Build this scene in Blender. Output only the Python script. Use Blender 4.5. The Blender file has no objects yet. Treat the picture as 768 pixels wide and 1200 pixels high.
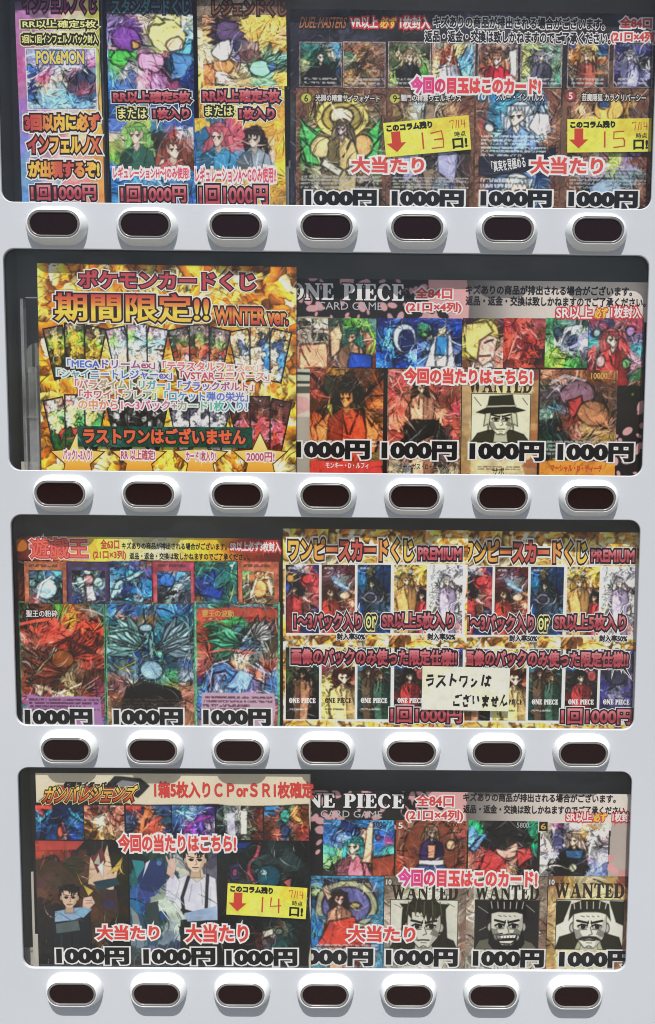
import bpy, math, random
import numpy as np

SC = bpy.context.scene
COL = SC.collection
S = 0.0008            # metres per panel unit (one unit = one photo pixel at the panel)
ZE = 1.30             # camera height in metres
F_PX, PP, DIST = 1000.0, (470.0, 600.0), 1000.0
PITCH, YAW, ROLL = 0.0831, -0.0070, 0.0099

# ------------------------------------------------------------------ camera
def rotmat(p, y, r):
    cp, sp, cy, sy, cr, sr = math.cos(p), math.sin(p), math.cos(y), math.sin(y), math.cos(r), math.sin(r)
    Rx = np.array([[1, 0, 0], [0, cp, -sp], [0, sp, cp]])
    Ry = np.array([[cy, 0, sy], [0, 1, 0], [-sy, 0, cy]])
    Rz = np.array([[cr, -sr, 0], [sr, cr, 0], [0, 0, 1]])
    return Rz @ Rx @ Ry
RM = rotmat(PITCH, YAW, ROLL)
CAM = np.array([470.0, 509.0, -DIST])
def wpt(x, y, d):                       # panel units -> metres
    return ((x - 384) * S, d * S, ZE - (y - 509) * S)
from mathutils import Matrix
def wdir(v): return (v[0], v[2], -v[1])
cam_d = bpy.data.cameras.new('camera')
cam = bpy.data.objects.new('camera', cam_d); COL.objects.link(cam)
cx_, cy_, cz_ = wdir(RM[0]), wdir(-RM[1]), wdir(-RM[2])
l_ = wpt(*CAM)
cam.matrix_world = Matrix(((cx_[0], cy_[0], cz_[0], l_[0]), (cx_[1], cy_[1], cz_[1], l_[1]),
                           (cx_[2], cy_[2], cz_[2], l_[2]), (0, 0, 0, 1)))
cam_d.sensor_fit = 'VERTICAL'; cam_d.sensor_height = 24.0
cam_d.lens = 24.0 * F_PX / 1200.0
cam_d.shift_x = -(PP[0] - 384) / 1200.0
cam_d.clip_start = 0.01; cam_d.clip_end = 500
SC.camera = cam

# ------------------------------------------------------------------ sky, sun, exposure
EL, AZ = math.radians(61), math.radians(180)
wd = bpy.data.worlds.new('World'); SC.world = wd; wd.use_nodes = True
nt = wd.node_tree; bg = nt.nodes['Background']
sky = nt.nodes.new('ShaderNodeTexSky'); sky.sky_type = 'NISHITA'; sky.sun_disc = False
sky.dust_density = 2.5; sky.sun_elevation = EL; sky.sun_rotation = AZ
nt.links.new(sky.outputs[0], bg.inputs[0]); bg.inputs[1].default_value = 0.07
sl = bpy.data.lights.new('sun', 'SUN'); sl.energy = 4.6; sl.angle = math.radians(0.5); sl.color = (1.0, 0.955, 0.90)
so = bpy.data.objects.new('sun', sl); COL.objects.link(so)
so.rotation_euler = (math.pi / 2 - EL, 0, 0); so.location = (0, -4, 6)
SC.cycles.filter_width = 1.05
vs = SC.view_settings
SC.display_settings.display_device = 'sRGB'
vs.view_transform = 'Standard'; vs.look = 'None'; vs.exposure = 0.0; vs.gamma = 1.0; vs.use_curve_mapping = False

# ------------------------------------------------------------------ colours and materials
PRINT_K = 1.15        # printed colour as seen in the photo -> paper albedo
def lin(c):
    c = np.asarray(c, float)
    return np.where(c <= 0.04045, c / 12.92, ((np.maximum(c, 0) + 0.055) / 1.055) ** 2.4)
def hx(s):
    s = s.strip()
    if len(s) == 3: return np.array([int(ch, 16) / 15 for ch in s])
    return np.array([int(s[i:i + 2], 16) / 255 for i in (0, 2, 4)])
def alb(c): return np.clip(lin(c) * PRINT_K, 0.004, 0.86)
MATS = {}
def newmat(key):
    m = bpy.data.materials.new(key); m.use_nodes = True
    MATS[key] = m
    return m, m.node_tree, m.node_tree.nodes['Principled BSDF']
def flat(col, rough=0.55, key=None):
    key = key or 'ink_' + col
    if key in MATS: return MATS[key]
    m, nt, b = newmat(key)
    a = alb(hx(col))
    n = nt.nodes.new('ShaderNodeTexNoise'); n.inputs['Scale'].default_value = 900; n.inputs['Detail'].default_value = 2
    tc = nt.nodes.new('ShaderNodeTexCoord'); nt.links.new(tc.outputs['Object'], n.inputs['Vector'])
    r = nt.nodes.new('ShaderNodeValToRGB')
    r.color_ramp.elements[0].position = .3; r.color_ramp.elements[1].position = .7
    r.color_ramp.elements[0].color = (*(a * .93), 1); r.color_ramp.elements[1].color = (*np.minimum(a * 1.05, .9), 1)
    nt.links.new(n.outputs[0], r.inputs[0]); nt.links.new(r.outputs[0], b.inputs['Base Color'])
    b.inputs['Roughness'].default_value = .75; b.inputs['Specular IOR Level'].default_value = .12
    return m
def ramp(key, *cols):                   # ink that grades along the lettering
    if key in MATS: return MATS[key]
    m, nt, b = newmat(key)
    at = nt.nodes.new('ShaderNodeAttribute'); at.attribute_name = 'grade'
    r = nt.nodes.new('ShaderNodeValToRGB'); el = r.color_ramp.elements
    while len(el) < len(cols): el.new(0.5)
    for i, c in enumerate(cols):
        el[i].position = i / (len(cols) - 1); el[i].color = (*alb(hx(c)), 1)
    nt.links.new(at.outputs['Fac'], r.inputs[0]); nt.links.new(r.outputs[0], b.inputs['Base Color'])
    b.inputs['Roughness'].default_value = .7; b.inputs['Specular IOR Level'].default_value = .15
    return m
def print_mat():
    m, nt, b = newmat('printed_paper')
    at = nt.nodes.new('ShaderNodeAttribute'); at.attribute_name = 'print'
    n = nt.nodes.new('ShaderNodeTexNoise'); n.inputs['Scale'].default_value = 1400; n.inputs['Detail'].default_value = 2
    tc = nt.nodes.new('ShaderNodeTexCoord'); nt.links.new(tc.outputs['Object'], n.inputs['Vector'])
    mx = nt.nodes.new('ShaderNodeMixRGB'); mx.blend_type = 'MULTIPLY'; mx.inputs[0].default_value = .25
    nt.links.new(at.outputs['Color'], mx.inputs[1]); nt.links.new(n.outputs['Color'], mx.inputs[2])
    g = nt.nodes.new('ShaderNodeHueSaturation'); g.inputs['Saturation'].default_value = 1.0; g.inputs['Value'].default_value = 1.12
    nt.links.new(mx.outputs[0], g.inputs['Color'])
    nt.links.new(g.outputs[0], b.inputs['Base Color']); b.inputs['Roughness'].default_value = .6
    b.inputs['Specular IOR Level'].default_value = .15
    return m
PRINT = print_mat()
def plastic(key, col, rough, bump=0.0, scale=60, var=.04):
    m, nt, b = newmat(key)
    tc = nt.nodes.new('ShaderNodeTexCoord')
    n = nt.nodes.new('ShaderNodeTexNoise'); n.inputs['Scale'].default_value = scale; n.inputs['Detail'].default_value = 6
    nt.links.new(tc.outputs['Object'], n.inputs['Vector'])
    r = nt.nodes.new('ShaderNodeValToRGB'); c = np.array(col)
    r.color_ramp.elements[0].position = .25; r.color_ramp.elements[1].position = .75
    r.color_ramp.elements[0].color = (*(c * (1 - var)), 1); r.color_ramp.elements[1].color = (*(c * (1 + var)), 1)
    nt.links.new(n.outputs[0], r.inputs[0]); nt.links.new(r.outputs[0], b.inputs['Base Color'])
    b.inputs['Roughness'].default_value = rough
    if bump:
        n2 = nt.nodes.new('ShaderNodeTexNoise'); n2.inputs['Scale'].default_value = 1500; n2.inputs['Detail'].default_value = 2
        nt.links.new(tc.outputs['Object'], n2.inputs['Vector'])
        bp = nt.nodes.new('ShaderNodeBump'); bp.inputs['Strength'].default_value = bump; bp.inputs['Distance'].default_value = .0003
        nt.links.new(n2.outputs[0], bp.inputs['Height']); nt.links.new(bp.outputs[0], b.inputs['Normal'])
    return m
PANEL = plastic('white_painted_steel', (.568, .604, .652), .42, .12, 3.0, .05)
BEZEL = plastic('white_plastic', (.74, .775, .785), .33, .05, 30, .02)
DARK = plastic('charcoal_board', (.19, .2, .2), .7, .1, 12, .15)
RIM = plastic('smoked_plastic', (.2, .2, .2), .25, 0, 80, .1)
LENS = plastic('dark_red_lens', (.012, .002, .0024), .14, 0, 300, .3)
LENS.node_tree.nodes['Principled BSDF'].inputs['Specular IOR Level'].default_value = .5
CONC = plastic('concrete', (.22, .215, .20), .9, .3, 4, .2)
def wear(m, rough0, rough1):              # handling marks: patches of different gloss and a faint grime
    nt = m.node_tree; b = nt.nodes['Principled BSDF']
    tc = nt.nodes.new('ShaderNodeTexCoord'); n = nt.nodes.new('ShaderNodeTexNoise')
    n.inputs['Scale'].default_value = 7; n.inputs['Detail'].default_value = 9; n.inputs['Roughness'].default_value = .65; n.inputs['Distortion'].default_value = .6
    nt.links.new(tc.outputs['Object'], n.inputs['Vector'])
    r = nt.nodes.new('ShaderNodeMapRange'); r.inputs['From Min'].default_value = .35; r.inputs['From Max'].default_value = .7
    r.inputs['To Min'].default_value = rough0; r.inputs['To Max'].default_value = rough1
    nt.links.new(n.outputs[0], r.inputs[0]); nt.links.new(r.outputs[0], b.inputs['Roughness'])
    v = nt.nodes.new('ShaderNodeTexNoise'); v.inputs['Scale'].default_value = 260; v.inputs['Detail'].default_value = 3
    nt.links.new(tc.outputs['Object'], v.inputs['Vector'])
    k = nt.nodes.new('ShaderNodeMapRange'); k.inputs['From Min'].default_value = .70; k.inputs['From Max'].default_value = .78
    k.inputs['To Min'].default_value = 1; k.inputs['To Max'].default_value = .78
    nt.links.new(v.outputs[0], k.inputs[0])
    src = b.inputs['Base Color'].links[0].from_socket
    mx = nt.nodes.new('ShaderNodeMixRGB'); mx.blend_type = 'MULTIPLY'; mx.inputs[0].default_value = 1
    nt.links.new(src, mx.inputs[1]); nt.links.new(k.outputs[0], mx.inputs[2]); nt.links.new(mx.outputs[0], b.inputs['Base Color'])
wear(PANEL, .34, .55)
def clear(key, tint, gloss_boost, haze):
    m, nt, b = newmat(key); nt.nodes.remove(b)
    out = nt.nodes['Material Output']
    tr = nt.nodes.new('ShaderNodeBsdfTransparent'); tr.inputs[0].default_value = (*tint, 1)
    gl = nt.nodes.new('ShaderNodeBsdfGlossy'); gl.inputs['Roughness'].default_value = .02
    fr = nt.nodes.new('ShaderNodeFresnel')
    geo = nt.nodes.new('ShaderNodeNewGeometry'); io = nt.nodes.new('ShaderNodeMapRange')   # same reflectance from both sides of the pane
    io.inputs['To Min'].default_value = 1.49; io.inputs['To Max'].default_value = 1 / 1.49
    nt.links.new(geo.outputs['Backfacing'], io.inputs[0]); nt.links.new(io.outputs[0], fr.inputs[0])
    mu = nt.nodes.new('ShaderNodeMath'); mu.operation = 'MULTIPLY'; mu.inputs[1].default_value = gloss_boost; mu.use_clamp = True
    nt.links.new(fr.outputs[0], mu.inputs[0])
    m1 = nt.nodes.new('ShaderNodeMixShader'); nt.links.new(mu.outputs[0], m1.inputs[0])
    nt.links.new(tr.outputs[0], m1.inputs[1]); nt.links.new(gl.outputs[0], m1.inputs[2])
    df = nt.nodes.new('ShaderNodeBsdfDiffuse'); df.inputs[0].default_value = (.75, .77, .8, 1)
    m2 = nt.nodes.new('ShaderNodeMixShader')
    n = nt.nodes.new('ShaderNodeTexNoise'); n.inputs['Scale'].default_value = 5; n.inputs['Detail'].default_value = 7; n.inputs['Roughness'].default_value = .62; n.inputs['Distortion'].default_value = .8
    tc = nt.nodes.new('ShaderNodeTexCoord'); nt.links.new(tc.outputs['Object'], n.inputs['Vector'])
    mr = nt.nodes.new('ShaderNodeMapRange'); mr.inputs['From Min'].default_value = .42; mr.inputs['From Max'].default_value = .72
    mr.inputs['To Min'].default_value = haze * .3; mr.inputs['To Max'].default_value = haze * 3.5
    nt.links.new(n.outputs[0], mr.inputs[0]); nt.links.new(mr.outputs[0], m2.inputs[0])
    nt.links.new(m1.outputs[0], m2.inputs[1]); nt.links.new(df.outputs[0], m2.inputs[2])
    nt.links.new(m2.outputs[0], out.inputs[0])
    return m
GLASS = clear('dusty_acrylic_pane', (.97, .975, .97), 1.7, .006)
RAILM = clear('clear_plastic', (.86, .88, .88), 2.0, .16)

# ------------------------------------------------------------------ object helpers
def unproj(px, py, d):
    v = RM.T @ np.array([(px - PP[0]) / F_PX, (py - PP[1]) / F_PX, 1.0])
    return (CAM + v * ((d + DIST) / v[2]))[:2]
def link(name, me, parent=None, loc=None):
    o = bpy.data.objects.new(name, me); COL.objects.link(o)
    if parent: o.parent = parent
    if loc is not None: o.location = loc
    return o
def tag(o, label=None, cat=None, group=None, kind=None):
    for k, v in (('label', label), ('category', cat), ('group', group), ('kind', kind)):
        if v: o[k] = v
    return o
def build(name, V, Fc, mats, mi=None, parent=None, smooth=False):
    me = bpy.data.meshes.new(name); me.from_pydata([tuple(v) for v in V], [], [tuple(f) for f in Fc])
    for m in mats: me.materials.append(m)
    if mi is not None: me.polygons.foreach_set('material_index', mi)
    if smooth: me.polygons.foreach_set('use_smooth', [True] * len(Fc))
    me.update()
    return link(name, me, parent)
def boxes(name, lst, mats, parent=None, mi=None):
    V, Fc = [], []
    for (x0, y0, z0, x1, y1, z1) in lst:
        b = len(V)
        V += [(x0, y0, z0), (x1, y0, z0), (x1, y1, z0), (x0, y1, z0), (x0, y0, z1), (x1, y0, z1), (x1, y1, z1), (x0, y1, z1)]
        Fc += [(b, b + 3, b + 2, b + 1), (b + 4, b + 5, b + 6, b + 7), (b, b + 1, b + 5, b + 4), (b + 1, b + 2, b + 6, b + 5), (b + 2, b + 3, b + 7, b + 6), (b + 3, b, b + 4, b + 7)]
    return build(name, V, Fc, mats, mi, parent)
def wbox(x0, y0, d0, x1, y1, d1):        # box given in panel units
    a = wpt(x0, y1, d0); c = wpt(x1, y0, d1)
    return (*a, *c)
def copy_tree(o, parent=None):
    c = o.copy(); COL.objects.link(c)
    if parent: c.parent = parent
    for ch in o.children: copy_tree(ch, c)
    return c

# ------------------------------------------------------------------ printed artwork: small painting engine
def vnoise(w, h, s, rng):
    s = max(s, 1.5)
    g = rng.random((int(h / s) + 3, int(w / s) + 3)) * 2 - 1
    X = np.arange(w) / s + rng.random(); Y = np.arange(h) / s + rng.random()
    X = np.minimum(X, g.shape[1] - 1.001); Y = np.minimum(Y, g.shape[0] - 1.001)
    xi = X.astype(int); yi = Y.astype(int); fx = X - xi; fy = Y - yi
    fx = fx * fx * (3 - 2 * fx); fy = (fy * fy * (3 - 2 * fy))[:, None]
    a = g[yi][:, xi]; b = g[yi][:, xi + 1]; c = g[yi + 1][:, xi]; d = g[yi + 1][:, xi + 1]
    return (a * (1 - fx) + b * fx) * (1 - fy) + (c * (1 - fx) + d * fx) * fy
def fbm(w, h, s, rng, o=3):
    r = np.zeros((h, w)); a = 1.0; t = 0
    for _ in range(o):
        r += a * vnoise(w, h, s, rng); t += a; a *= .55; s *= .5
    return r / t * 1.5
class Art:
    def __init__(s, box, grid, seed, ops='', warp=.62, ink=.5, sharp=5.0, amp=.25, hi=.35, line=None, q=1.5, brush=.62, wob=1.0, shard=7):
        s.box, s.q = box, q
        s.w = w = max(8, int(round((box[2] - box[0]) * q))); s.h = h = max(8, int(round((box[3] - box[1]) * q)))
        s.rng = rng = np.random.default_rng(seed)
        rows = [[hx(c) for c in r.split()] for r in grid.split('/')]
        gw = max(len(r) for r in rows)
        rows = [r + [r[-1]] * (gw - len(r)) for r in rows]
        G = np.array(rows); gh = len(rows)
        sc = max(4, min(w / gw, h / gh))
        U = (np.arange(w)[None, :] + .5) / w * gw - .5 + warp * fbm(w, h, sc, rng)
        V = (np.arange(h)[:, None] + .5) / h * gh - .5 + warp * fbm(w, h, sc, rng)
        def sp(T, n):
            T = np.clip(T, 0, n - 1.0001); i = T.astype(int); f = np.clip((T - i - .5) * sharp + .5, 0, 1)
            return i, np.minimum(i + 1, n - 1), (f * f * (3 - 2 * f))[..., None]
        u0, u1, fu = sp(U, gw); v0, v1, fv = sp(V, gh)
        s.C = (G[v0, u0] * (1 - fu) + G[v0, u1] * fu) * (1 - fv) + (G[v1, u0] * (1 - fu) + G[v1, u1] * fu) * fv
        s.M = np.ones((h, w))
        s.Y, s.X = np.mgrid[0:h, 0:w] + .5
        if wob:
            k = wob * (.5 + .012 * min(w, h))
            s.X = s.X + k * fbm(w, h, max(9, min(w, h) / 4), rng); s.Y = s.Y + k * fbm(w, h, max(9, min(w, h) / 4), rng)
        pre, post = [], []
        for o in ops.split(';'):
            o = o.split()
            if o: (post if o[0][0] == '+' else pre).append(o)
        for o in pre: s.op(o)
        m0 = s.C.mean()
        if amp or ink or hi:
            C = s.C
            ps = fbm(w, h, max(8, min(w, h) / 7), rng, 3); ps = np.round(ps * 2.2) / 2.2      # flat bands of light and shade, as in drawn pictures
            C *= (1 + amp * (1.25 * ps + .35 * fbm(w, h, 4 * q, rng, 2)) * (.3 + .7 * s.M))[..., None]
            if ink > .3 and shard:
                L = C @ np.array([.35, .45, .2]); e = np.hypot(*np.gradient(L)) * q
                C *= (1 - np.clip((e - .025) * 6, 0, .78) * (.35 + .65 * s.M))[..., None]
            ls = (line or max(7, min(w, h) / q / 5)) * q
            qn = fbm(w, h, ls, rng, 3); l = np.exp(-(qn / .06) ** 2) * ink * .38 * s.M * (fbm(w, h, ls * 1.5, rng, 1) > -.1)
            C *= (1 - l)[..., None]
            qn = fbm(w, h, ls * .8, rng, 3); l = np.exp(-(qn / .05) ** 2) * hi * .22 * s.M * (fbm(w, h, ls * 1.5, rng, 1) > .2)
            C += (1 - C) * (l * C.max(axis=2))[..., None]
            s.C = np.clip(C, 0, 1)
            if shard and ink > .3: s.shards(shard * q)
            if brush and ink > .13: s.brush(brush, ink, hi)
            s.C = np.clip(s.C * ((1.06 if ops.startswith('V') else .95) * m0 / max(s.C.mean(), .02)), 0, 1); g_ = s.C.mean(axis=2, keepdims=True); s.C = np.clip(g_ + (s.C - g_) * (1.18 if ops.startswith('V') else .94), 0, 1)
            if ink > .3 and shard: s.C = np.clip((s.C - .45) * 1.16 + .43, .02, 1)
        for o in post: o[0] = o[0][1:]; s.op(o)
    def shards(s, size):                  # angular patches, each with the colour found near its middle
        w, h, rng = s.w, s.h, s.rng
        n = int(w * h / (size * size)) + 6
        P = rng.random((n, 2)) * (w, h); ang = fbm(w, h, max(14, min(w, h) / 3), rng, 2)[P[:, 1].astype(int), P[:, 0].astype(int)] * 3 + rng.normal(0, .35, n)
        asp = 1.2 + 2.4 * rng.random(n) ** 2; gain = .72 + .56 * rng.random(n)
        wx = s.X + 1.2 * fbm(w, h, 9, rng); wy = s.Y + 1.2 * fbm(w, h, 9, rng)
        d1 = np.full((h, w), 1e9); d2 = d1.copy(); idx = np.zeros((h, w), int)
        for i in range(n):
            r = int(size * 4.5); x0, x1, y0, y1 = max(int(P[i, 0]) - r, 0), int(P[i, 0]) + r, max(int(P[i, 1]) - r, 0), int(P[i, 1]) + r
            dx = wx[y0:y1, x0:x1] - P[i, 0]; dy = wy[y0:y1, x0:x1] - P[i, 1]; ca, sa = math.cos(ang[i]), math.sin(ang[i])
            d = np.hypot((dx * ca + dy * sa) / asp[i], -dx * sa + dy * ca)
            a, b = d1[y0:y1, x0:x1], d2[y0:y1, x0:x1]; c = d < a
            d2[y0:y1, x0:x1] = np.where(c, a, np.minimum(b, d)); idx[y0:y1, x0:x1] = np.where(c, i, idx[y0:y1, x0:x1]); d1[y0:y1, x0:x1] = np.where(c, d, a)
        cc = s.C[P[:, 1].astype(int), P[:, 0].astype(int)] * gain[:, None]
        g = (-(wx - P[idx, 0]) * np.sin(ang[idx]) + (wy - P[idx, 1]) * np.cos(ang[idx])) / size
        N = cc[idx] * np.clip(1 + .55 * g, .5, 1.5)[..., None]
        e = np.exp(-(np.minimum(d2 - d1, 9) / (.7 * s.q)) ** 2) * .14; N *= (1 - e)[..., None]
        m = (.42 * np.clip(s.M * 1.25 - .25, 0, 1))[..., None]
        s.C = np.clip(s.C * (1 - m) + N * m, 0, 1)
    def brush(s, dens, ink, hi):          # many small tapered pen and brush marks that follow a flow
        w, h, q, rng = s.w, s.h, s.q, s.rng
        m = min(w, h)
        n = int(dens * w * h / (q * q) / 10)
        fl = fbm(w, h, max(12, m / 3), rng, 2) * 2.6 + rng.random() * 6
        src = s.C.copy()
        px = rng.random(n) * w; py = rng.random(n) * h
        r = rng.random((n, 8))
        yy, xx = np.mgrid[0:h, 0:w]
        for i in range(n):
            x, y = px[i], py[i]; ix, iy = int(x), int(y)
            if r[i, 0] > s.M[iy, ix]: continue
            big = 1 - i / n
            L = q * (2.5 + r[i, 1] ** 2 * min(14, m * .16 / q + 3) * (.5 + big)); W = q * (.3 + 1.15 * r[i, 2] ** 2 * (.3 + big))
            th = fl[iy, ix] + (r[i, 3] - .5) * 1.1; k = (r[i, 4] - .5) * 1.1 / L
            j = int(min(max(ix + (r[i, 5] - .5) * 9 * q, 0), w - 1)); g = int(min(max(iy + (r[i, 6] - .5) * 9 * q, 0), h - 1))
            c = src[g, j] * (.62 + .8 * r[i, 7])
            t = r[i, 3] * 7 % 1
            if t < .30 * ink + .08: c = src[g, j] * .22; W *= .7
            elif t > 1 - .38 * hi: c = src[g, j] * .45 + .5; W *= .65
            x0, x1, y0, y1 = int(max(x - L, 0)), int(min(x + L + 2, w)), int(max(y - L, 0)), int(min(y + L + 2, h))
            X = xx[y0:y1, x0:x1] + .5 - x; Y = yy[y0:y1, x0:x1] + .5 - y
            ca, sa = math.cos(th), math.sin(th); u = X * ca + Y * sa; v = -X * sa + Y * ca - k * u * u
            a = np.clip(W * (1 - (u / L) ** 2) - np.abs(v) + .5, 0, 1) * (np.abs(u) < L) * np.minimum(1, s.M[y0:y1, x0:x1] * 1.6) * .9
            P = s.C[y0:y1, x0:x1]; P += a[..., None] * (c - P)
        np.clip(s.C, 0, 1, out=s.C)
    def px(s, x, y):
        b = s.box
        return (float(x) - b[0]) / (b[2] - b[0]) * s.w, (float(y) - b[1]) / (b[3] - b[1]) * s.h
    def put(s, d, col, ol=.5, keep=.4):
        a = np.clip(.5 - d, 0, 1)[..., None]
        s.C = s.C * (1 - a) + col * a
        if ol: s.C *= (1 - ol * np.exp(-(d / (.7 * s.q)) ** 2))[..., None]
        s.M = s.M * (1 - a[..., 0]) + keep * a[..., 0]
    def ell(s, cx, cy, rx, ry, col, ol=.5, keep=.4):
        cx, cy = s.px(cx, cy); rx = float(rx) * s.q; ry = float(ry) * s.q
        s.put((np.hypot((s.X - cx) / rx, (s.Y - cy) / ry) - 1) * min(rx, ry), col, ol, keep)
    def segs(s, P):
        d = np.full(s.X.shape, 1e9)
        for i in range(1, len(P)):
            a, b = P[i - 1], P[i]; e = b - a
            t = np.clip(((s.X - a[0]) * e[0] + (s.Y - a[1]) * e[1]) / (e @ e + 1e-9), 0, 1)
            d = np.minimum(d, np.hypot(s.X - a[0] - t * e[0], s.Y - a[1] - t * e[1]))
        return d
    def poly(s, pts, col, ol=.5, keep=.4):
        P = np.array([s.px(*p) for p in pts]); ins = np.zeros(s.X.shape, bool)
        d = s.segs(np.concatenate([P[-1:], P]))
        for i in range(len(P)):
            a, b = P[i - 1], P[i]
            if a[1] != b[1]: ins ^= ((a[1] > s.Y) != (b[1] > s.Y)) & (s.X < (b[0] - a[0]) * (s.Y - a[1]) / (b[1] - a[1]) + a[0])
        s.put(np.where(ins, -d, d), col, ol, keep)
    def strk(s, pts, wd, col, ol=0, keep=.4):
        s.put(s.segs(np.array([s.px(*p) for p in pts])) - wd * s.q / 2, col, ol, keep)
    def op(s, o):
        k, a = o[0], o[1:]
        if k == 'E': s.ell(*a[:4], hx(a[4]))
        elif k == 'e': s.ell(*a[:4], hx(a[4]), 0, .8)
        elif k == 'P': s.poly([(a[i], a[i + 1]) for i in range(1, len(a), 2)], hx(a[0]))
        elif k == 'q': s.poly([(a[i], a[i + 1]) for i in range(1, len(a), 2)], hx(a[0]), .15, .25)
        elif k == 'p': s.poly([(a[i], a[i + 1]) for i in range(1, len(a), 2)], hx(a[0]), 0, .9)
        elif k == 'f': s.poly([(a[i], a[i + 1]) for i in range(1, len(a), 2)], hx(a[0]), 0, .02)
        elif k == 'R': s.poly([(a[0], a[1]), (a[2], a[1]), (a[2], a[3]), (a[0], a[3])], hx(a[4]), 0, float(a[5]) if len(a) > 5 else .2)
        elif k == 'L': s.strk([(a[i], a[i + 1]) for i in range(2, len(a), 2)], float(a[1]), hx(a[0]))
        elif k == 'l': s.strk([(a[i], a[i + 1]) for i in range(2, len(a), 2)], float(a[1]), hx(a[0]), .5, .7)
        elif k == 'G':                   # left-right blend in a rectangle
            x0, y0 = s.px(a[0], a[1]); x1, y1 = s.px(a[2], a[3])
            m = ((s.X > x0) & (s.X < x1) & (s.Y > y0) & (s.Y < y1))[..., None]
            t = np.clip((s.X - x0) / (x1 - x0), 0, 1)[..., None] * (len(a) - 5)
            cs = np.array([hx(c) for c in a[4:]]); i = np.minimum(t.astype(int), len(cs) - 2)[..., 0]; f = t - i[..., None]
            s.C = np.where(m, cs[i] * (1 - f) + cs[i + 1] * f, s.C); s.M = np.where(m[..., 0], .15, s.M)
        elif k == 'K':                   # scattered petals
            n = int(a[0]); x0, y0, x1, y1 = map(float, a[1:5]); c = hx(a[5])
            for _ in range(n):
                r = s.rng.random(5); cx, cy = s.px(x0 + r[0] * (x1 - x0), y0 + r[1] * (y1 - y0)); th = r[2] * 3.1; rx = (2.5 + 4.5 * r[3]) * s.q; ry = rx * (.45 + .3 * r[4])
                X = (s.X - cx) * math.cos(th) + (s.Y - cy) * math.sin(th); Y = -(s.X - cx) * math.sin(th) + (s.Y - cy) * math.cos(th)
                s.put((np.hypot(X / rx, Y / ry) - 1) * ry, c * (.92 + .12 * r[4]), 0, .1)
        elif k == 'T':                   # rows of tiny body text: T col x0 y0 x1 y1 rows
            c = hx(a[0]); x0, y0 = s.px(a[1], a[2]); x1, y1 = s.px(a[3], a[4]); n = int(a[5]); st = (y1 - y0) / n
            Y, X = np.mgrid[0:s.h, 0:s.w] + .5
            for i in range(n):
                yy = y0 + (i + .5) * st
                run = vnoise(s.w, 3, 1.6, s.rng)[:3]
                row = np.clip(((Y - yy) / max(1.5, st * .62) + .5) * 3, 0, 2).astype(int)
                m = (np.abs(Y - yy) < max(.7, st * .31)) * (run[row, X.astype(int)] > -.25) * (X > x0) * (X < x1 - (s.rng.random() * .4 * (x1 - x0) if i % 3 == 2 else 0))
                s.C = s.C * (1 - .75 * m[..., None]) + c * .75 * m[..., None]
        elif k == 'S':                   # light rays from a point
            cx, cy = s.px(a[0], a[1]); n = int(a[2]); c = hx(a[3]); st = float(a[4])
            m = (np.sin(np.arctan2(s.Y - cy, s.X - cx) * n + s.rng.random() * 6) > .35) * st
            s.C = s.C * (1 - m[..., None]) + c * m[..., None]
        elif k == 'B':                   # border
            t = float(a[1]) * s.q; Y, X = np.mgrid[0:s.h, 0:s.w] + .5; m = np.minimum(np.minimum(X, s.w - X), np.minimum(Y, s.h - Y)) < t
            s.C = np.where(m[..., None], hx(a[0]) * (1 + .25 * fbm(s.w, s.h, 4, s.rng, 2))[..., None], s.C); s.M = np.where(m, .5 if t > 4 else .1, s.M)
        elif k == 'F': s.figure(*map(float, a[:3]), *[hx(c) for c in a[3:6]])
        elif k == 'W': s.wing(*map(float, a[:4]), int(a[4]), hx(a[5]))
        elif k == 'H': s.head(*map(float, a[:3]), hx(a[3]), hx(a[4]), a[5])
        elif k == 'V': s.facets(float(a[0]) * s.q, a[1:])
    def figure(s, cx, cy, r, hair, skin, cloth):   # an ordinary drawn figure, head and shoulders
        b = s.box[3] + 5; R = s.rng; r = r * .92
        fx = R.choice((-1, 1)); t = fx * .18 * r
        s.ell(cx - t, cy - .1 * r, 1.2 * r, 1.35 * r, hair)
        for i in range(7):               # locks of hair
            a0 = -1.15 + 2.3 * i / 6; L = r * (1.6 + 1.5 * R.random())
            x0, x1 = cx + a0 * r - t, cx + a0 * r * 1.35 + (R.random() - .5) * r - t
            s.poly([(x0 - .28 * r, cy), (x0 + .28 * r, cy - .2 * r), ((x0 + x1) / 2 + .3 * r, cy + L * .55), (x1, cy + L), ((x0 + x1) / 2 - .25 * r, cy + L * .5)], hair * (.75 + .45 * R.random()), .3)
        s.poly([(cx - .3 * r, cy + .9 * r), (cx + .3 * r, cy + .9 * r), (cx + 1.0 * r, cy + 1.5 * r), (cx + 1.75 * r, cy + 1.9 * r), (cx + 2.2 * r, cy + 3.6 * r), (cx + 1.5 * r, b), (cx - 1.4 * r, b), (cx - 2.1 * r, cy + 3.8 * r), (cx - 1.8 * r, cy + 2.0 * r), (cx - 1.0 * r, cy + 1.5 * r)], cloth)
        s.poly([(cx + fx * .4 * r, cy + 1.4 * r), (cx + fx * 2 * r, cy + 2.2 * r), (cx + fx * 2.1 * r, b), (cx + fx * .7 * r, b)], cloth * .62, .2)
        for i in range(4): s.strk([(cx + (i - 1.5) * .8 * r, cy + 1.8 * r), (cx + (i - 1.5) * .6 * r + R.normal() * .5 * r, cy + (3 + i % 2) * r)], .12 * r + .3, cloth * (.45 if i % 2 else 1.3), 0, .6)
        s.poly([(cx - .26 * r, cy + .7 * r), (cx + .26 * r, cy + .7 * r), (cx + .38 * r, cy + 1.35 * r), (cx, cy + 1.9 * r), (cx - .38 * r, cy + 1.35 * r)], skin * .82, .3)
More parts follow.
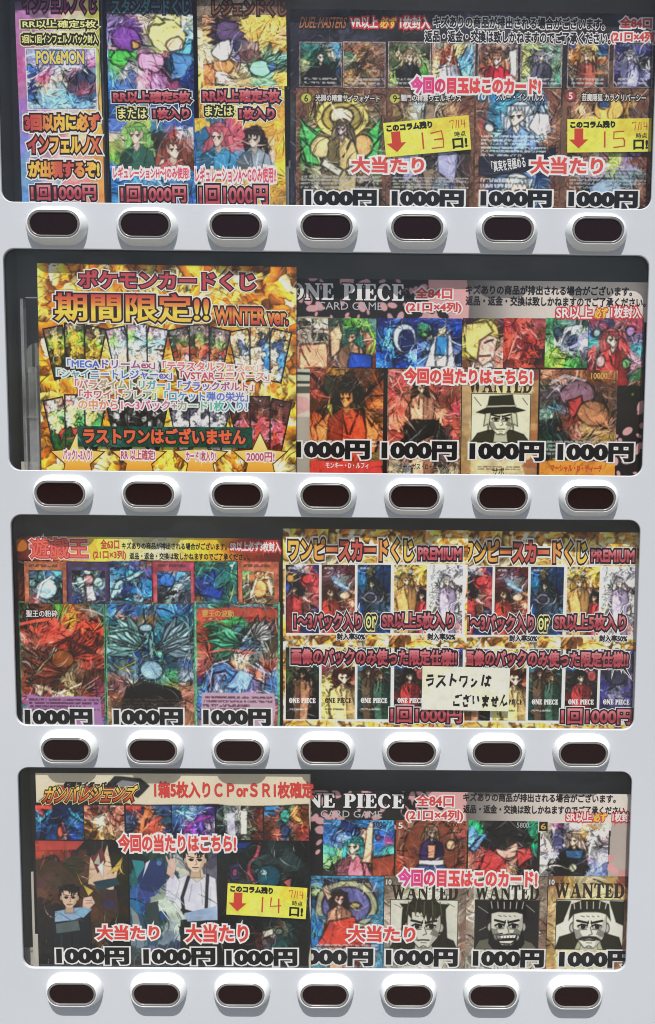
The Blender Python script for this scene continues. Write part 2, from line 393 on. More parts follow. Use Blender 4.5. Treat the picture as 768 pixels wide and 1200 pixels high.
        s.poly([(cx - .72 * r, cy - .5 * r), (cx + .72 * r, cy - .5 * r), (cx + .68 * r, cy + .3 * r), (cx + t + .12 * r, cy + 1.02 * r), (cx + t - .14 * r, cy + 1.02 * r), (cx - .68 * r, cy + .3 * r)], skin, .45, .03)
        s.poly([(cx - fx * .72 * r, cy - .4 * r), (cx - fx * .3 * r, cy - .3 * r), (cx - fx * .25 * r, cy + .6 * r), (cx + t - fx * .1 * r, cy + 1.0 * r), (cx - fx * .68 * r, cy + .3 * r)], skin * .82, 0, .03)
        dk = np.array([.13, .1, .12])
        for sg in (-1, 1):
            ex = cx + t + sg * .33 * r
            s.strk([(ex - .17 * r, cy + .08 * r), (ex + .17 * r, cy + .06 * r)], max(.5, .13 * r), dk, 0, .03)
            s.ell(ex, cy + .2 * r, max(.45, .1 * r), max(.5, .14 * r), dk * 2.2, 0, .03)
        s.strk([(cx + t * 1.6, cy + .3 * r), (cx + t * 2, cy + .5 * r)], max(.4, .07 * r), skin * .6, 0, .03)
        for i in range(6):               # fringe
            x0 = cx - .9 * r + 1.8 * r * i / 5
            s.poly([(x0 - .3 * r, cy - .95 * r), (x0 + .3 * r, cy - .95 * r), (x0 + (R.random() - .5) * .6 * r, cy + (.05 - .45 * R.random() + .25 * abs(i - 2.5) / 2.5) * r)], hair * (.85 + .35 * R.random()), .3)
    def wing(s, cx, cy, a0, L, n, col):   # a spread of overlapping plumes or fins
        for i in range(n):
            a = math.radians(a0 + 70 * i / max(n - 1, 1)); l = L * (1 - .35 * abs(i - n * .4) / n); ca, sa = math.cos(a), math.sin(a); wd = L * .13
            s.poly([(cx, cy), (cx + .55 * l * ca - wd * sa, cy + .55 * l * sa + wd * ca), (cx + l * ca, cy + l * sa), (cx + .5 * l * ca + wd * .8 * sa, cy + .5 * l * sa - wd * .8 * ca)], col * (.7 + .5 * ((i * 7) % 5) / 4), .6, .25)
            s.strk([(cx + .1 * l * ca, cy + .1 * l * sa), (cx + .85 * l * ca, cy + .85 * l * sa)], .5, col * .4, 0, .2)
    def head(s, cx, cy, r, skin, ink, style):   # an ordinary face drawn in pen
        def p(*v): return [(cx + v[i] * r, cy + v[i + 1] * r) for i in range(0, len(v), 2)]
        soft = style == 'swept'; dk = ink * .6; sh = skin * (.86 if soft else .84); K = .02; oo = .12 if soft else .6; lw = .6 if soft else 1
        if style in ('long', 'swept'): s.poly(p(-1.0, .1, -.98, -.7, -.5, -1.15, .4, -1.2, .95, -.75, 1.02, .1, *((1.15, 1.6, .7, 1.5, .75, .4, -.75, .4, -.7, 1.5, -1.2, 1.6) if style == 'long' else (.8, .35, -.8, .35))), ink, oo / 2, K)
        s.poly(p(-.35, .7, .35, .7, .45, 1.5, -.45, 1.5), sh, .3, K)
        for sg in (-1, 1): s.ell(cx + sg * .76 * r, cy + .12 * r, .14 * r, .22 * r, sh, oo, K)
        s.poly(p(-.74, -.6, .74, -.6, .75, .12, .6, .6, .22, 1.03, -.22, 1.03, -.6, .6, -.75, .12), skin, oo, K)
        s.poly(p(.74, -.5, .75, .12, .6, .6, .22, 1.03, .38, .5, .5, .1), sh, 0, K)
        for sg in (-1, 1):
            e = .32 * sg
            if not soft: s.ell(cx + e * r, cy + .07 * r, .2 * r, .1 * r, np.minimum(skin * 1.12, .95), .1 if soft else .4, K)
            s.ell(cx + (e + .02) * r, cy + .07 * r, (.17 if soft else .11) * r, .11 * r, dk, 0, K)
            s.strk(p(e - .22, .05, e - .05, -.04, e + .2, .02), .07 * r * lw, dk, 0, K)
            s.strk(p(e - .24 * sg, -.1, e + .24 * sg, -.2), .1 * r * lw, dk, 0, K)
        s.strk(p(.03, .1, .13, .4, -.03, .46), .05 * r, sh * .6, 0, K)
        if style == 'laugh':
            s.poly(p(-.5, .5, .5, .44, .44, .82, .1, .98, -.4, .88), dk, .4, K); s.poly(p(-.44, .54, .44, .48, .4, .62, -.4, .66), np.minimum(skin * 1.15, .96), 0, K); s.poly(p(-.36, .8, .36, .76, .2, .9, -.28, .88), skin * 1.05, 0, K)
            for i in range(5): s.strk(p(-.3 + .15 * i, .55, -.3 + .15 * i, .65), .4, dk, 0, K)
            for sg in (-1, 1): s.strk(p(sg * .2, .42, sg * .6, .48, sg * .62, .75), .05 * r, dk, 0, K)
        else:
            s.strk(p(-.25, .69, 0, .67, .25, .68), .06 * r, dk, 0, K); s.strk(p(-.12, .8, .12, .8), .045 * r, sh * .7, 0, K)
        for i in range(0 if soft else 6): s.strk(p(.42 + .05 * i, .18 + .03 * i, .32 + .05 * i, .42 + .02 * i), .03 * r + .2, sh * .5, 0, K)
        if not soft:
            for i in range(9): s.strk(p(-.7 + .02 * i, .2 + .055 * i, -.45 + .03 * i, .25 + .06 * i), .025 * r + .2, sh * .55, 0, K)
            for i in range(4): s.strk(p(-.4 + .25 * i, -.42, -.25 + .22 * i, -.38), .03 * r + .15, sh * .5, 0, K)
            for sg in (-1, 1): s.strk(p(sg * .1, .0, sg * .06, -.2), .04 * r, dk, 0, K); s.strk(p(sg * .12, .2, sg * .5, .22), .03 * r + .1, sh * .5, 0, K)
            s.strk(p(-.12, .98, 0, .93, .12, .98), .05 * r, sh * .5, 0, K)
        if style in ('long', 'swept'):
            for i in range(7):
                x = -.85 + 1.7 * i / 6; s.poly(p(x - .25, -.95, x + .28, -.95, x + (.3 - .1 * i), -.25 - .28 * math.sin(i * 1.05)), ink * (1 + .35 * (i % 2)), oo / 3, K)
            for i in range(0 if soft else 5): s.strk(p(-.7 + .35 * i, -1.05, -.8 + .4 * i, -.45), .035 * r + .2, ink * 2.2 + .06, 0, K)
        elif style == 'brim':
            s.poly(p(-.85, -.55, -.7, -1.35, .7, -1.45, .9, -.6), ink, .4, K); s.poly(p(-1.5, -.35, -.9, -.62, .9, -.68, 1.5, -.5, .9, -.35, -.8, -.22), ink * .8, .4, K); s.strk(p(-.82, -.7, .86, -.78), .12 * r, sh, .3, K)
            for sg in (-1, 1): s.poly(p(sg * .62, -.35, sg * .95, -.3, sg * 1.05, .5, sg * .8, .35, sg * .78, .9), skin * .9, .6, K)
        elif style in ('laugh', 'tache'):
            s.poly(p(-.95, -.2, -.85, -.95, 0, -1.25, .85, -.95, .95, -.2, .74, -.5, .3, -.62, -.3, -.62, -.74, -.5), ink, .3, K)
            for i in range(6): s.strk(p(-.7 + .28 * i, -.75, -.75 + .3 * i, -1.05), .04 * r + .2, sh, 0, K)
            if style == 'laugh': s.poly(p(-.75, .2, -.6, .7, -.2, 1.0, .2, 1.0, .6, .7, .75, .2, .85, .9, .4, 1.45, -.4, 1.45, -.85, .9), ink, .3, K)
            else: s.poly(p(0, .5, .3, .52, .62, .72, .3, .66, 0, .6, -.3, .66, -.62, .72, -.3, .52), ink, .3, K)
    def facets(s, size, cols):           # crumpled gold foil / crystal
        n = int(s.w * s.h / (size * size)) + 4
        P = s.rng.random((n, 2)) * (s.w, s.h); cs = np.array([hx(c) for c in cols])
        wx = s.X + 5 * fbm(s.w, s.h, 14 * s.q, s.rng); wy = s.Y + 5 * fbm(s.w, s.h, 14 * s.q, s.rng)
        d1 = np.full(s.X.shape, 1e9); d2 = d1.copy(); idx = np.zeros(s.X.shape, int)
        ang = s.rng.random(n) * 6.28; asp = 1.3 + 2.6 * s.rng.random(n)
        for i in range(n):
            dx = wx - P[i, 0]; dy = wy - P[i, 1]; ca, sa = math.cos(ang[i]), math.sin(ang[i])
            d = np.hypot((dx * ca + dy * sa) / asp[i], -dx * sa + dy * ca)
            c = d < d1; d2 = np.where(c, d1, np.minimum(d2, d)); idx = np.where(c, i, idx); d1 = np.where(c, d, d1)
        ci = s.rng.integers(0, len(cs), n)
        g = (-(wx - P[idx, 0]) * np.sin(ang[idx]) + (wy - P[idx, 1]) * np.cos(ang[idx])) / size
        s.C = cs[ci[idx]] * np.clip(1 + .8 * g, .4, 1.7)[..., None]
        e = np.exp(-((d2 - d1) / (1.2 * s.q)) ** 2); b = (vnoise(s.w, s.h, 20, s.rng) > 0)
        s.C = s.C * (1 - .55 * e * ~b)[..., None] + (1 - s.C) * (.3 * e * b)[..., None] * np.array([1, .8, .45])
        s.C = np.clip(s.C, 0, 1)

def art_mesh(name, A, wm, hm, lift, parent, lx, lz, rot=0):
    """the painting as a printed sheet of wm x hm metres; centre at lx, lz of its parent"""
    nx, ny = A.w + 1, A.h + 1
    C = A.C
    Ce = np.zeros((ny, nx, 3)); Cn = np.zeros((ny, nx, 1))
    for dy in (0, 1):
        for dx in (0, 1):
            Ce[dy:dy + A.h, dx:dx + A.w] += C; Cn[dy:dy + A.h, dx:dx + A.w] += 1
    Ce /= Cn
    X = (np.linspace(-.5, .5, nx) * wm)[None, :] * np.ones((ny, 1)); Z = (np.linspace(.5, -.5, ny) * hm)[:, None] * np.ones((1, nx))
    V = np.stack([X, np.zeros_like(X), Z], -1).reshape(-1, 3)
    cols = np.concatenate([alb(np.clip(Ce, 0, 1)).reshape(-1, 3), np.ones((nx * ny, 1))], 1)
    i = np.arange(nx * ny).reshape(ny, nx)
    Fq = np.stack([i[1:, :-1], i[1:, 1:], i[:-1, 1:], i[:-1, :-1]], -1).reshape(-1, 4)
    me = bpy.data.meshes.new(name)
    me.vertices.add(len(V)); me.vertices.foreach_set('co', V.ravel())
    me.loops.add(len(Fq) * 4); me.loops.foreach_set('vertex_index', Fq.ravel().astype(np.int32))
    me.polygons.add(len(Fq)); me.polygons.foreach_set('loop_start', np.arange(len(Fq), dtype=np.int32) * 4)
    me.update(calc_edges=True); me.shade_flat()
    at = me.attributes.new('print', 'FLOAT_COLOR', 'POINT'); at.data.foreach_set('color', cols.ravel())
    me.materials.append(PRINT)
    o = link(name, me, parent, (lx, -lift, lz)); o.rotation_euler = (0, math.radians(rot), 0)
    return o

# ------------------------------------------------------------------ posters (flat printed sheets hung in the windows)
LV = 0.00004
class Sheet:
    def __init__(s, name, label, cat, corners, d, group=None):
        p = [unproj(x, y, d) for x, y in corners]
        c = sum(p) / 4; ux = (p[1] - p[0]) + (p[2] - p[3]); ux = ux / np.linalg.norm(ux); uy = np.array([-ux[1], ux[0]])
        s.W = (np.linalg.norm(p[1] - p[0]) + np.linalg.norm(p[2] - p[3])) / 2; s.H = (abs((p[3] - p[0]) @ uy) + abs((p[2] - p[1]) @ uy)) / 2
        s.base = c + uy * s.H / 2; s.ux, s.uy, s.d = ux, uy, d
        s.box = [(corners[0][0] + corners[3][0]) / 2, (corners[0][1] + corners[1][1]) / 2, (corners[1][0] + corners[2][0]) / 2, (corners[2][1] + corners[3][1]) / 2]
        s.o = link(name, None, None, wpt(s.base[0], s.base[1], d)); s.o.empty_display_size = .02
        s.o.rotation_euler = (0, math.atan2(ux[1], ux[0]), 0)
        tag(s.o, label, cat, group)
    def loc(s, x, y):
        q = unproj(x, y, s.d) - s.base
        sx = np.linalg.norm(unproj(x + 1, y, s.d) - unproj(x, y, s.d)); sy = np.linalg.norm(unproj(x, y + 1, s.d) - unproj(x, y, s.d))
        return q @ s.ux * S, -(q @ s.uy) * S, sx * S, sy * S
    def paper(s, grid, seed, ops='', name='paper_sheet', **k):
        A = Art(s.box, grid, seed, ops, **k)
        return art_mesh(name, A, s.W * S, s.H * S, 0, s.o, 0, s.H * S / 2, 0)
    def pic(s, name, box, grid, seed, ops='', lev=1, rot=0, parent=None, label=None, **k):
        A = Art(box, grid, seed, ops, **k)
        lx, lz, sx, sy = s.loc((box[0] + box[2]) / 2, (box[1] + box[3]) / 2)
        o = art_mesh(name, A, (box[2] - box[0]) * sx, (box[3] - box[1]) * sy, lev * LV, s.o, lx, lz, rot)
        if label: o['label'] = label
        return o
    def uv(s, u, v):                     # a point of the sheet from its own fractions
        return (u - .5) * s.W * S, (1 - v) * s.H * S

# ------------------------------------------------------------------ lettering
def arc(cx, cy, rx, ry, a0, a1, n=12):
    return [(cx + rx * math.cos(math.radians(a0 + (a1 - a0) * i / n)), cy + ry * math.sin(math.radians(a0 + (a1 - a0) * i / n))) for i in range(n + 1)]
SERIF = {
 'I': (40, [[(0,0),(40,0),(40,6),(33,8),(33,92),(40,94),(40,100),(0,100),(0,94),(7,92),(7,8),(0,6)]]),
 'N': (92, [[(0,0),(30,0),(30,6),(20,8),(20,70),(70,0),(83,0),(83,92),(92,94),(92,100),(62,100),(62,94),(72,92),(72,38),(28,100),(0,100),(0,94),(9,92),(9,8),(0,6)]]),
 'E': (72, [[(0,0),(68,0),(72,30),(65,30),(57,8),(34,8),(34,46),(43,46),(47,36),(53,36),(53,66),(47,66),(43,54),(34,54),(34,92),(55,92),(61,72),(68,72),(66,100),(0,100),(0,94),(9,92),(9,8),(0,6)]]),
 'P': (72, [[(0,0),(44,0),(44,6),(34,8),(34,42)] + arc(42, 71, 30, 29, -90, 90) + [(0,100),(0,94),(9,92),(9,8),(0,6)], [(34,51)] + arc(36, 71, 12, 20, -90, 90) + [(34,92)]]),
 'C': (78, [arc(42, 50, 42, 52, 42, 318, 24) + [(64,30)] + arc(46, 50, 22, 42, 312, 48, 18) + [(70,68),(76,68)]]),
 'O': (86, [arc(43, 50, 43, 52, 0, 350, 26), arc(43, 50, 23, 42, 0, 350, 22)]),
 'W': (124, [[(0,100),(0,94),(7,92),(33,0),(46,0),(63,54),(80,0),(92,0),(117,92),(124,94),(124,100),(95,100),(95,94),(104,92),(91,40),(74,92),(81,94),(81,100),(45,100),(45,94),(51,92),(55,78),(43,38),(28,92),(36,94),(36,100)]]),
 'A': (96, [[(0,0),(30,0),(30,6),(20,8),(26,28),(56,28),(62,8),(53,6),(53,0),(96,0),(96,6),(89,8),(58,100),(45,100),(10,8),(0,6)], [(29,36),(54,36),(41,74)]]),
 'T': (82, [[(20,0),(62,0),(62,6),(54,8),(54,92),(65,92),(75,68),(82,68),(80,100),(2,100),(0,68),(7,68),(17,92),(28,92),(28,8),(20,6)]]),
 'D': (88, [[(0,0),(40,0)] + arc(44, 50, 44, 50, -90, 90) + [(0,100),(0,94),(9,92),(9,8),(0,6)], [(34,8),(40,8)] + arc(42, 50, 20, 42, -80, 80) + [(34,92)]]),
}
def serif_curve(text):
    cu = bpy.data.curves.new('serif', 'CURVE'); cu.dimensions = '2D'; cu.fill_mode = 'BOTH'
    x = 0
    for ch in text:
        if ch == ' ': x += 45; continue
        w, pl = SERIF[ch]
        pl = list(pl)
        if ch == 'O' : pl.append([(43,56),(52,72),(56,70),(48,50),(56,30),(52,28),(43,44),(34,28),(30,30),(38,50),(30,70),(34,72)])
        for P in pl:
            sp = cu.splines.new('POLY'); sp.points.add(len(P) - 1); sp.use_cyclic_u = True
            for q, (a, b) in zip(sp.points, P): q.co = ((x + a) / 100, b / 100, 0, 1)
        x += w + 8
    return cu
def font_curve(text):
    cu = bpy.data.curves.new('lettering', 'FONT'); cu.body = text; cu.resolution_u = 3
    return cu
def strokes_curve(lines, smooth=False):
    cu = bpy.data.curves.new('strokes', 'CURVE'); cu.dimensions = '3D'
    for P in lines:
        sp = cu.splines.new('POLY'); sp.points.add(len(P) - 1)
        for q, (a, b) in zip(sp.points, P): q.co = (a, -b, 0, 1)
    return cu
def poly_curve(polys):
    cu = bpy.data.curves.new('shape', 'CURVE'); cu.dimensions = '2D'; cu.fill_mode = 'BOTH'
    for P in polys:
        sp = cu.splines.new('POLY'); sp.points.add(len(P) - 1); sp.use_cyclic_u = True
        for q, (a, b) in zip(sp.points, P): q.co = (a, -b, 0, 1)
    return cu
K_, W_ = '111', 'eee'
def styles():
    f = flat
    return {
     'price': ([(f('f4f2f0'), 3.5), (f('101014'), 1.7)], 0),
     'hit': ([(f('f4eeee'), 3.2), (f('d2504b'), .9)], 0),
     'hitd': ([(f('f4eeee'), 2.9), (f('d4453f'), .9)], 0),
     'pink': ([(f('f6eef0'), 3.0), (ramp('magenta_to_red', 'd8489a', 'd0386a', 'd84848', 'd84a4a', 'd84a4a', 'd84a44'), 1.0)], 'h'),
     'crim': ([(f('f3e6e0'), 3.5), (f('20101a'), 2.6), (ramp('crimson_grade', 'c0505c', '982c3c', 'c4606a', 'd58890'), .65)], 'v'),
     'crimb': ([(f('f3e6e0'), 4.2), (f('20101a'), 2.9), (ramp('crimson_grade', 'c2505c', '9c3040', 'c86a72', 'd9929a'), .6)], 'v'),
     'flameh': ([(f('f6ecd8'), 4.2), (f('2c1216'), 2.8), (ramp('flame_across', 'b03a48', 'c85a44', 'e8a84a', 'e8c850', 'e09a48', 'c85048'), 1.0)], 'h'),
     'flamer': ([(f('f6ecd8'), 4.2), (f('2c1216'), 2.8), (ramp('flame_across_turned', 'e4bc4a', 'e8a848', 'c45a44', 'c04a48', 'e0a048', 'e4c850'), 1.0)], 'h'),
     'flamev': ([(f('f6ecd8'), 4.4), (f('2c1216'), 3.0), (ramp('flame_up', 'e2b840', 'ecd050', 'd8783a', 'b8343c'), .9)], 'v'),
     'rose': ([(f('f6ecd8'), 3.6), (f('3a1620'), 2.4), (f('b8444e'), .8)], 0),
     'yel': ([(f('e4dca0'), 3.2), (f('1c1a18'), 2.2), (f('f0e890'), .25)], 0),
     'teal': ([(f('262430'), 2.2), (f('4a7a86'), .4)], 0),
     'plum': ([(f('2a1626'), 2.2), (f('8a3a66'), .4)], 0),
     'umber': ([(f('2a1c18'), 2.2), (f('7a4a34'), .4)], 0),
     'ember': ([(f('f3e6c8'), 3.3), (f('241410'), 2.5), (ramp('ember_grade', 'b83c34', 'd06838', 'e0984a', 'c04a38'), .8)], 'v'),
     'reg': ([(f('fbeff0'), 2.2), (f('d8506a'), .35)], 0),
     'nb': ([(f('eeeaea'), 1.3), (f('1c1a24'), .45)], 0),
     'nbp': ([(f('16141a'), .35)], 0),
     'nbl': ([(f('16141a'), .2)], 0),
     'wred': ([(f('c83a3c'), 1.9), (f('fbeeee'), .35)], 0),
     'yred': ([(f('c8453c'), 1.6), (f('f4c848'), .35)], 0),
     'redw': ([(f('f6e6e4'), 2.0), (f('cc4440'), .55)], 0),
     'red': ([(f('c8403a'), .8)], 0),
     'redl': ([(f('c24a30'), .35)], 0),
     'pinkl': ([(f('f2dce0'), 1.5), (f('b8485e'), .3)], 0),
     'white': ([(f('ece8ea'), .15)], 0),
     'whiteb': ([(f('1c1a1c'), 1.1), (f('dcd8d4'), .15)], 0),
     'grey': ([(f('b4b0b4'), 0)], 0),
     'dark': ([(f('2a2220'), .15)], 0),
     'brown': ([(f('261a18'), 1.2), (f('a46a48'), .2)], 0),
     'black': ([(f('151214'), .1)], 0),
     'blackb': ([(f('151214'), .6)], 0),
     'strip': ([(f('182428'), 2.2), (f('e2643c'), .8)], 0),
     'logoy': ([(f('34509a'), 1.6), (f('e8cc58'), .5)], 0),
     'marker': ([(f('17151a'), 1.4)], 0),
     'hero': ([(f('f0d890'), 2.6), (f('3c1414'), 1.9), (ramp('gold_to_crimson', '9c2418', 'd8641e', 'f0b040', 'f6dc80'), .5)], 'v'),
     'redpen': ([(f('c04a34'), .85)], 0),
     'redpenl': ([(f('c04a34'), .5)], 0),
     'arrow': ([(f('c4402e'), 0)], 0),
     'amber': ([(f('caa04e'), .2)], 0),
     'r1': ([(f('e8e4f0'), 1.8), (ramp('blue_to_plum', '4a78c8', '4a60b8', '8a4a88', 'b04a6a'), .35)], 'h'),
     'r2': ([(f('f0e8ee'), 1.8), (ramp('rose_to_sand', 'd0607e', 'd8646a', 'd88a70', 'd8b890'), .35)], 'h'),
     'r3': ([(f('e8e8f0'), 1.8), (ramp('green_to_blue', '6aa890', '4a8ab8', '4a6ac0', '6a5aa8'), .35)], 'h'),
     'r4': ([(f('f0e8ee'), 1.8), (ramp('red_to_peach', 'b83a58', 'c8485c', 'd06a60', 'd89070'), .35)], 'h'),
     'r5': ([(f('eeeaf0'), 1.8), (ramp('rose_green_blue', 'd05a80', 'a8986a', '5aa87a', '4a90c0'), .35)], 'h'),
     'r6': ([(f('eeeaf0'), 1.8), (ramp('indigo_to_rose', '5a68c0', '6a5aa8', 'a84a78', 'c85868'), .35)], 'h'),
     'r7': ([(f('f0e8ee'), 1.8), (ramp('crimson_to_green', 'c84a6a', 'c85a68', '9a9a78', '6aa870'), .35)], 'h'),
     'r8': ([(f('e8ecf0'), 1.8), (ramp('teal_to_violet', '4aa0b0', '4a88c0', '5a6ac0', '6a70b8'), .35)], 'h'),
     'r9': ([(f('f0eaea'), 1.8), (ramp('orange_rose_green_blue', 'e0a058', 'd87a5a', 'd05a88', 'c06090', '7ab080', '4ab0a0', '4a90c8'), .35)], 'h'),
     'logow': ([(f('18141a'), 1.6), (f('f0eaee'), .15)], 0),
     'wanted': ([(f('2c241c'), .15)], 0),
     'fist': ([(f('f6dede'), 2.6), (f('c43a38'), 1.6), (f('e86a5c'), .3)], 0),
    }
STY = styles()
QUEUE = []
def text(sh, name, body, box, style, lev=4, rot=0, shear=0, parent=None, cu=None, serif=False, fit=True):
    """lettering whose strokes fill box (photo pixels) on the sheet"""
    QUEUE.append(dict(sh=sh, name=name, body=body, box=box, st=STY[style], lev=lev, rot=rot, shear=shear, parent=parent, cu=cu, serif=serif, uvbox=None))
def textuv(sh, name, body, uvbox, style, lev=2, cu=None, rot=0):
    QUEUE.append(dict(sh=sh, name=name, body=body, box=None, st=STY[style], lev=lev, rot=rot, shear=0, parent=None, cu=cu, serif=False, uvbox=uvbox))
def arrays(ob, dg):
    me = bpy.data.meshes.new_from_object(ob.evaluated_get(dg))
    nv, nl, np_ = len(me.vertices), len(me.loops), len(me.polygons)
    co = np.empty(nv * 3); me.vertices.foreach_get('co', co)
    lv = np.empty(nl, np.int32); me.loops.foreach_get('vertex_index', lv)
    ls = np.empty(np_, np.int32); me.polygons.foreach_get('loop_start', ls)
    bpy.data.meshes.remove(me)
    return co.reshape(-1, 3), lv, ls
def flush_text():
    def curve(q):
        if q['cu']: return q['cu']()
        return serif_curve(q['body']) if q['serif'] else font_curve(q['body'])
    tmp = []
    for q in QUEUE:
        o = bpy.data.objects.new('tmp', curve(q)); COL.objects.link(o); tmp.append(o)
        if o.data.dimensions == '3D' and not isinstance(o.data, bpy.types.TextCurve): o.data.bevel_depth = 1e-4
    bpy.context.view_layer.update(); dg = bpy.context.evaluated_depsgraph_get()
    for q, o in zip(QUEUE, tmp):
        co, _, _ = arrays(o, dg)
        lo, hi = co.min(0), co.max(0); bw, bh = max(hi[0] - lo[0], 1e-6), max(hi[1] - lo[1], 1e-6)
        fb = q['st'][0][-1][1]
        if q['uvbox']:
            u0, v0, u1, v1 = q['uvbox']; a = q['sh'].uv(u0, v0); b = q['sh'].uv(u1, v1)
            lx, lz = (a[0] + b[0]) / 2, (a[1] + b[1]) / 2; w, h = b[0] - a[0], a[1] - b[1]; sx = sy = S
        else:
            x0, y0, x1, y1 = q['box']; lx, lz, sx, sy = q['sh'].loc((x0 + x1) / 2, (y0 + y1) / 2); w, h = (x1 - x0) * sx, (y1 - y0) * sy
        w = max(w - 2 * fb * S * .7, w * .4); h = max(h - 2 * fb * S * .7, h * .4)
        q.update(lo=lo, hi=hi, fx=w / bw, fy=h / bh, lx=lx, lz=lz)
    layers = []
    for q, o in zip(QUEUE, tmp):
        g = math.sqrt(q['fx'] * q['fy']); L = []
        for m, b in q['st'][0]:
            c = o.data.copy()
            c.bevel_depth = max(b * S / g, 0 if c.dimensions == '2D' or isinstance(c, bpy.types.TextCurve) else 1e-4)
            c.bevel_resolution = 0 if c.dimensions == '2D' or isinstance(c, bpy.types.TextCurve) else 2
            if c.dimensions != '2D' and not isinstance(c, bpy.types.TextCurve): c.use_fill_caps = True
            ob = bpy.data.objects.new('tmp', c); COL.objects.link(ob); L.append(ob)
        layers.append(L)
    bpy.context.view_layer.update(); dg = bpy.context.evaluated_depsgraph_get()
    for q, L in zip(QUEUE, layers):
        Vs, Ls, Ss, Ms, Gs = [], [], [], [], []
        nv = nl = 0
        ctr = (q['lo'] + q['hi']) / 2
        for k, ob in enumerate(L):
            co, lv, ls = arrays(ob, dg)
            x = (co[:, 0] - ctr[0]) * q['fx']; z = (co[:, 1] - ctr[1]) * q['fy']
            x = x + q['shear'] * z
            zr = max(np.abs(co[:, 2]).max(), 1e-9)
            y = -(co[:, 2] / zr) * .000003 - k * .000035
            ax = 0 if q['st'][1] == 'h' else 1
            Gs.append(np.clip((co[:, ax] - q['lo'][ax]) / (q['hi'][ax] - q['lo'][ax] + 1e-9), 0, 1))
            Vs.append(np.stack([x, y, z], -1)); Ls.append(lv + nv); Ss.append(ls + nl); Ms.append(np.full(len(ls), k, np.int32))
            nv += len(co); nl += len(lv)
        V = np.concatenate(Vs); Lv = np.concatenate(Ls); Ps = np.concatenate(Ss)
        me = bpy.data.meshes.new(q['name'])
        me.vertices.add(len(V)); me.vertices.foreach_set('co', V.ravel())
        me.loops.add(len(Lv)); me.loops.foreach_set('vertex_index', Lv.astype(np.int32))
        me.polygons.add(len(Ps)); me.polygons.foreach_set('loop_start', Ps.astype(np.int32))
        me.polygons.foreach_set('material_index', np.concatenate(Ms))
        me.update(calc_edges=True); me.shade_flat()
        at = me.attributes.new('grade', 'FLOAT', 'POINT'); at.data.foreach_set('value', np.concatenate(Gs))
        for m, b in q['st'][0]: me.materials.append(m)
        par = q['parent'] or q['sh'].o
        loc = (q['lx'], -q['lev'] * LV, q['lz'])
        if q['parent'] is not None: loc = tuple(np.array(loc) - np.array(q['parent'].location))
        o = link(q['name'], me, par, loc); o.rotation_euler = (0, math.radians(q['rot']), 0)
    for o in tmp + [x for L in layers for x in L]:
        c = o.data; bpy.data.objects.remove(o); bpy.data.curves.remove(c)
    QUEUE.clear()


# ------------------------------------------------------------------ the setting
V, Fc = [], []
n = 24
for j in range(n + 1):
    for i in range(n + 1): V.append((-12 + i, -18 + j, 0))
for j in range(n):
    for i in range(n): a = j * (n + 1) + i; Fc.append((a, a + 1, a + n + 2, a + n + 1))
tag(build('ground', V, Fc, [CONC]), kind='structure')

# ------------------------------------------------------------------ the vending machine
WX0, WX1 = 18.7, 759.9                    # window sides, panel units
WZ0, PITCHZ, WH = -11.4, 305.44, 253.2    # first window top, row pitch, window height
BX0, BPX, BZ0 = 81.5, 102.69, 268.5       # first button centre, button pitch
MX0, MX1, MY0, MY1 = -95.0, 872.0, -150.0, 2080.0
SEAM = 1262.0
machine = link('card_vending_machine', None, None, (wpt(388, 0, 0)[0], .2, 0)); machine.empty_display_size = .1
tag(machine, 'white card vending machine with four dark glazed windows and rows of oval buttons', 'vending machine')
def mpart(o):
    o.parent = machine; o.location = tuple(np.array(o.location) - np.array(machine.location)); return o
D0 = 62.0
m = boxes('cabinet', [wbox(MX0, MY0, D0, MX1, MY1, 800), wbox(MX0, MY0, 4, MX0 + 14, MY1, D0), wbox(MX1 - 14, MY0, 4, MX1, MY1, D0),
                      wbox(MX0 + 14, MY0, 4, MX1 - 14, MY0 + 14, D0), wbox(MX0 + 14, MY1 - 14, 4, MX1 - 14, MY1, D0)], [PANEL]); mpart(m)
ft = boxes('foot', [wbox(MX0 + 60, MY1, 80, MX0 + 120, 2134, 140)], [RIM]); mpart(ft)
for (fx, fd) in ((MX1 - 120, 80), (MX0 + 60, 700), (MX1 - 120, 700)):
    f2 = ft.copy(); COL.objects.link(f2)
    a = wpt(fx, 0, fd); b = wpt(MX0 + 60, 0, 80); f2.location = (ft.location[0] + a[0] - b[0], ft.location[1] + a[1] - b[1], ft.location[2])

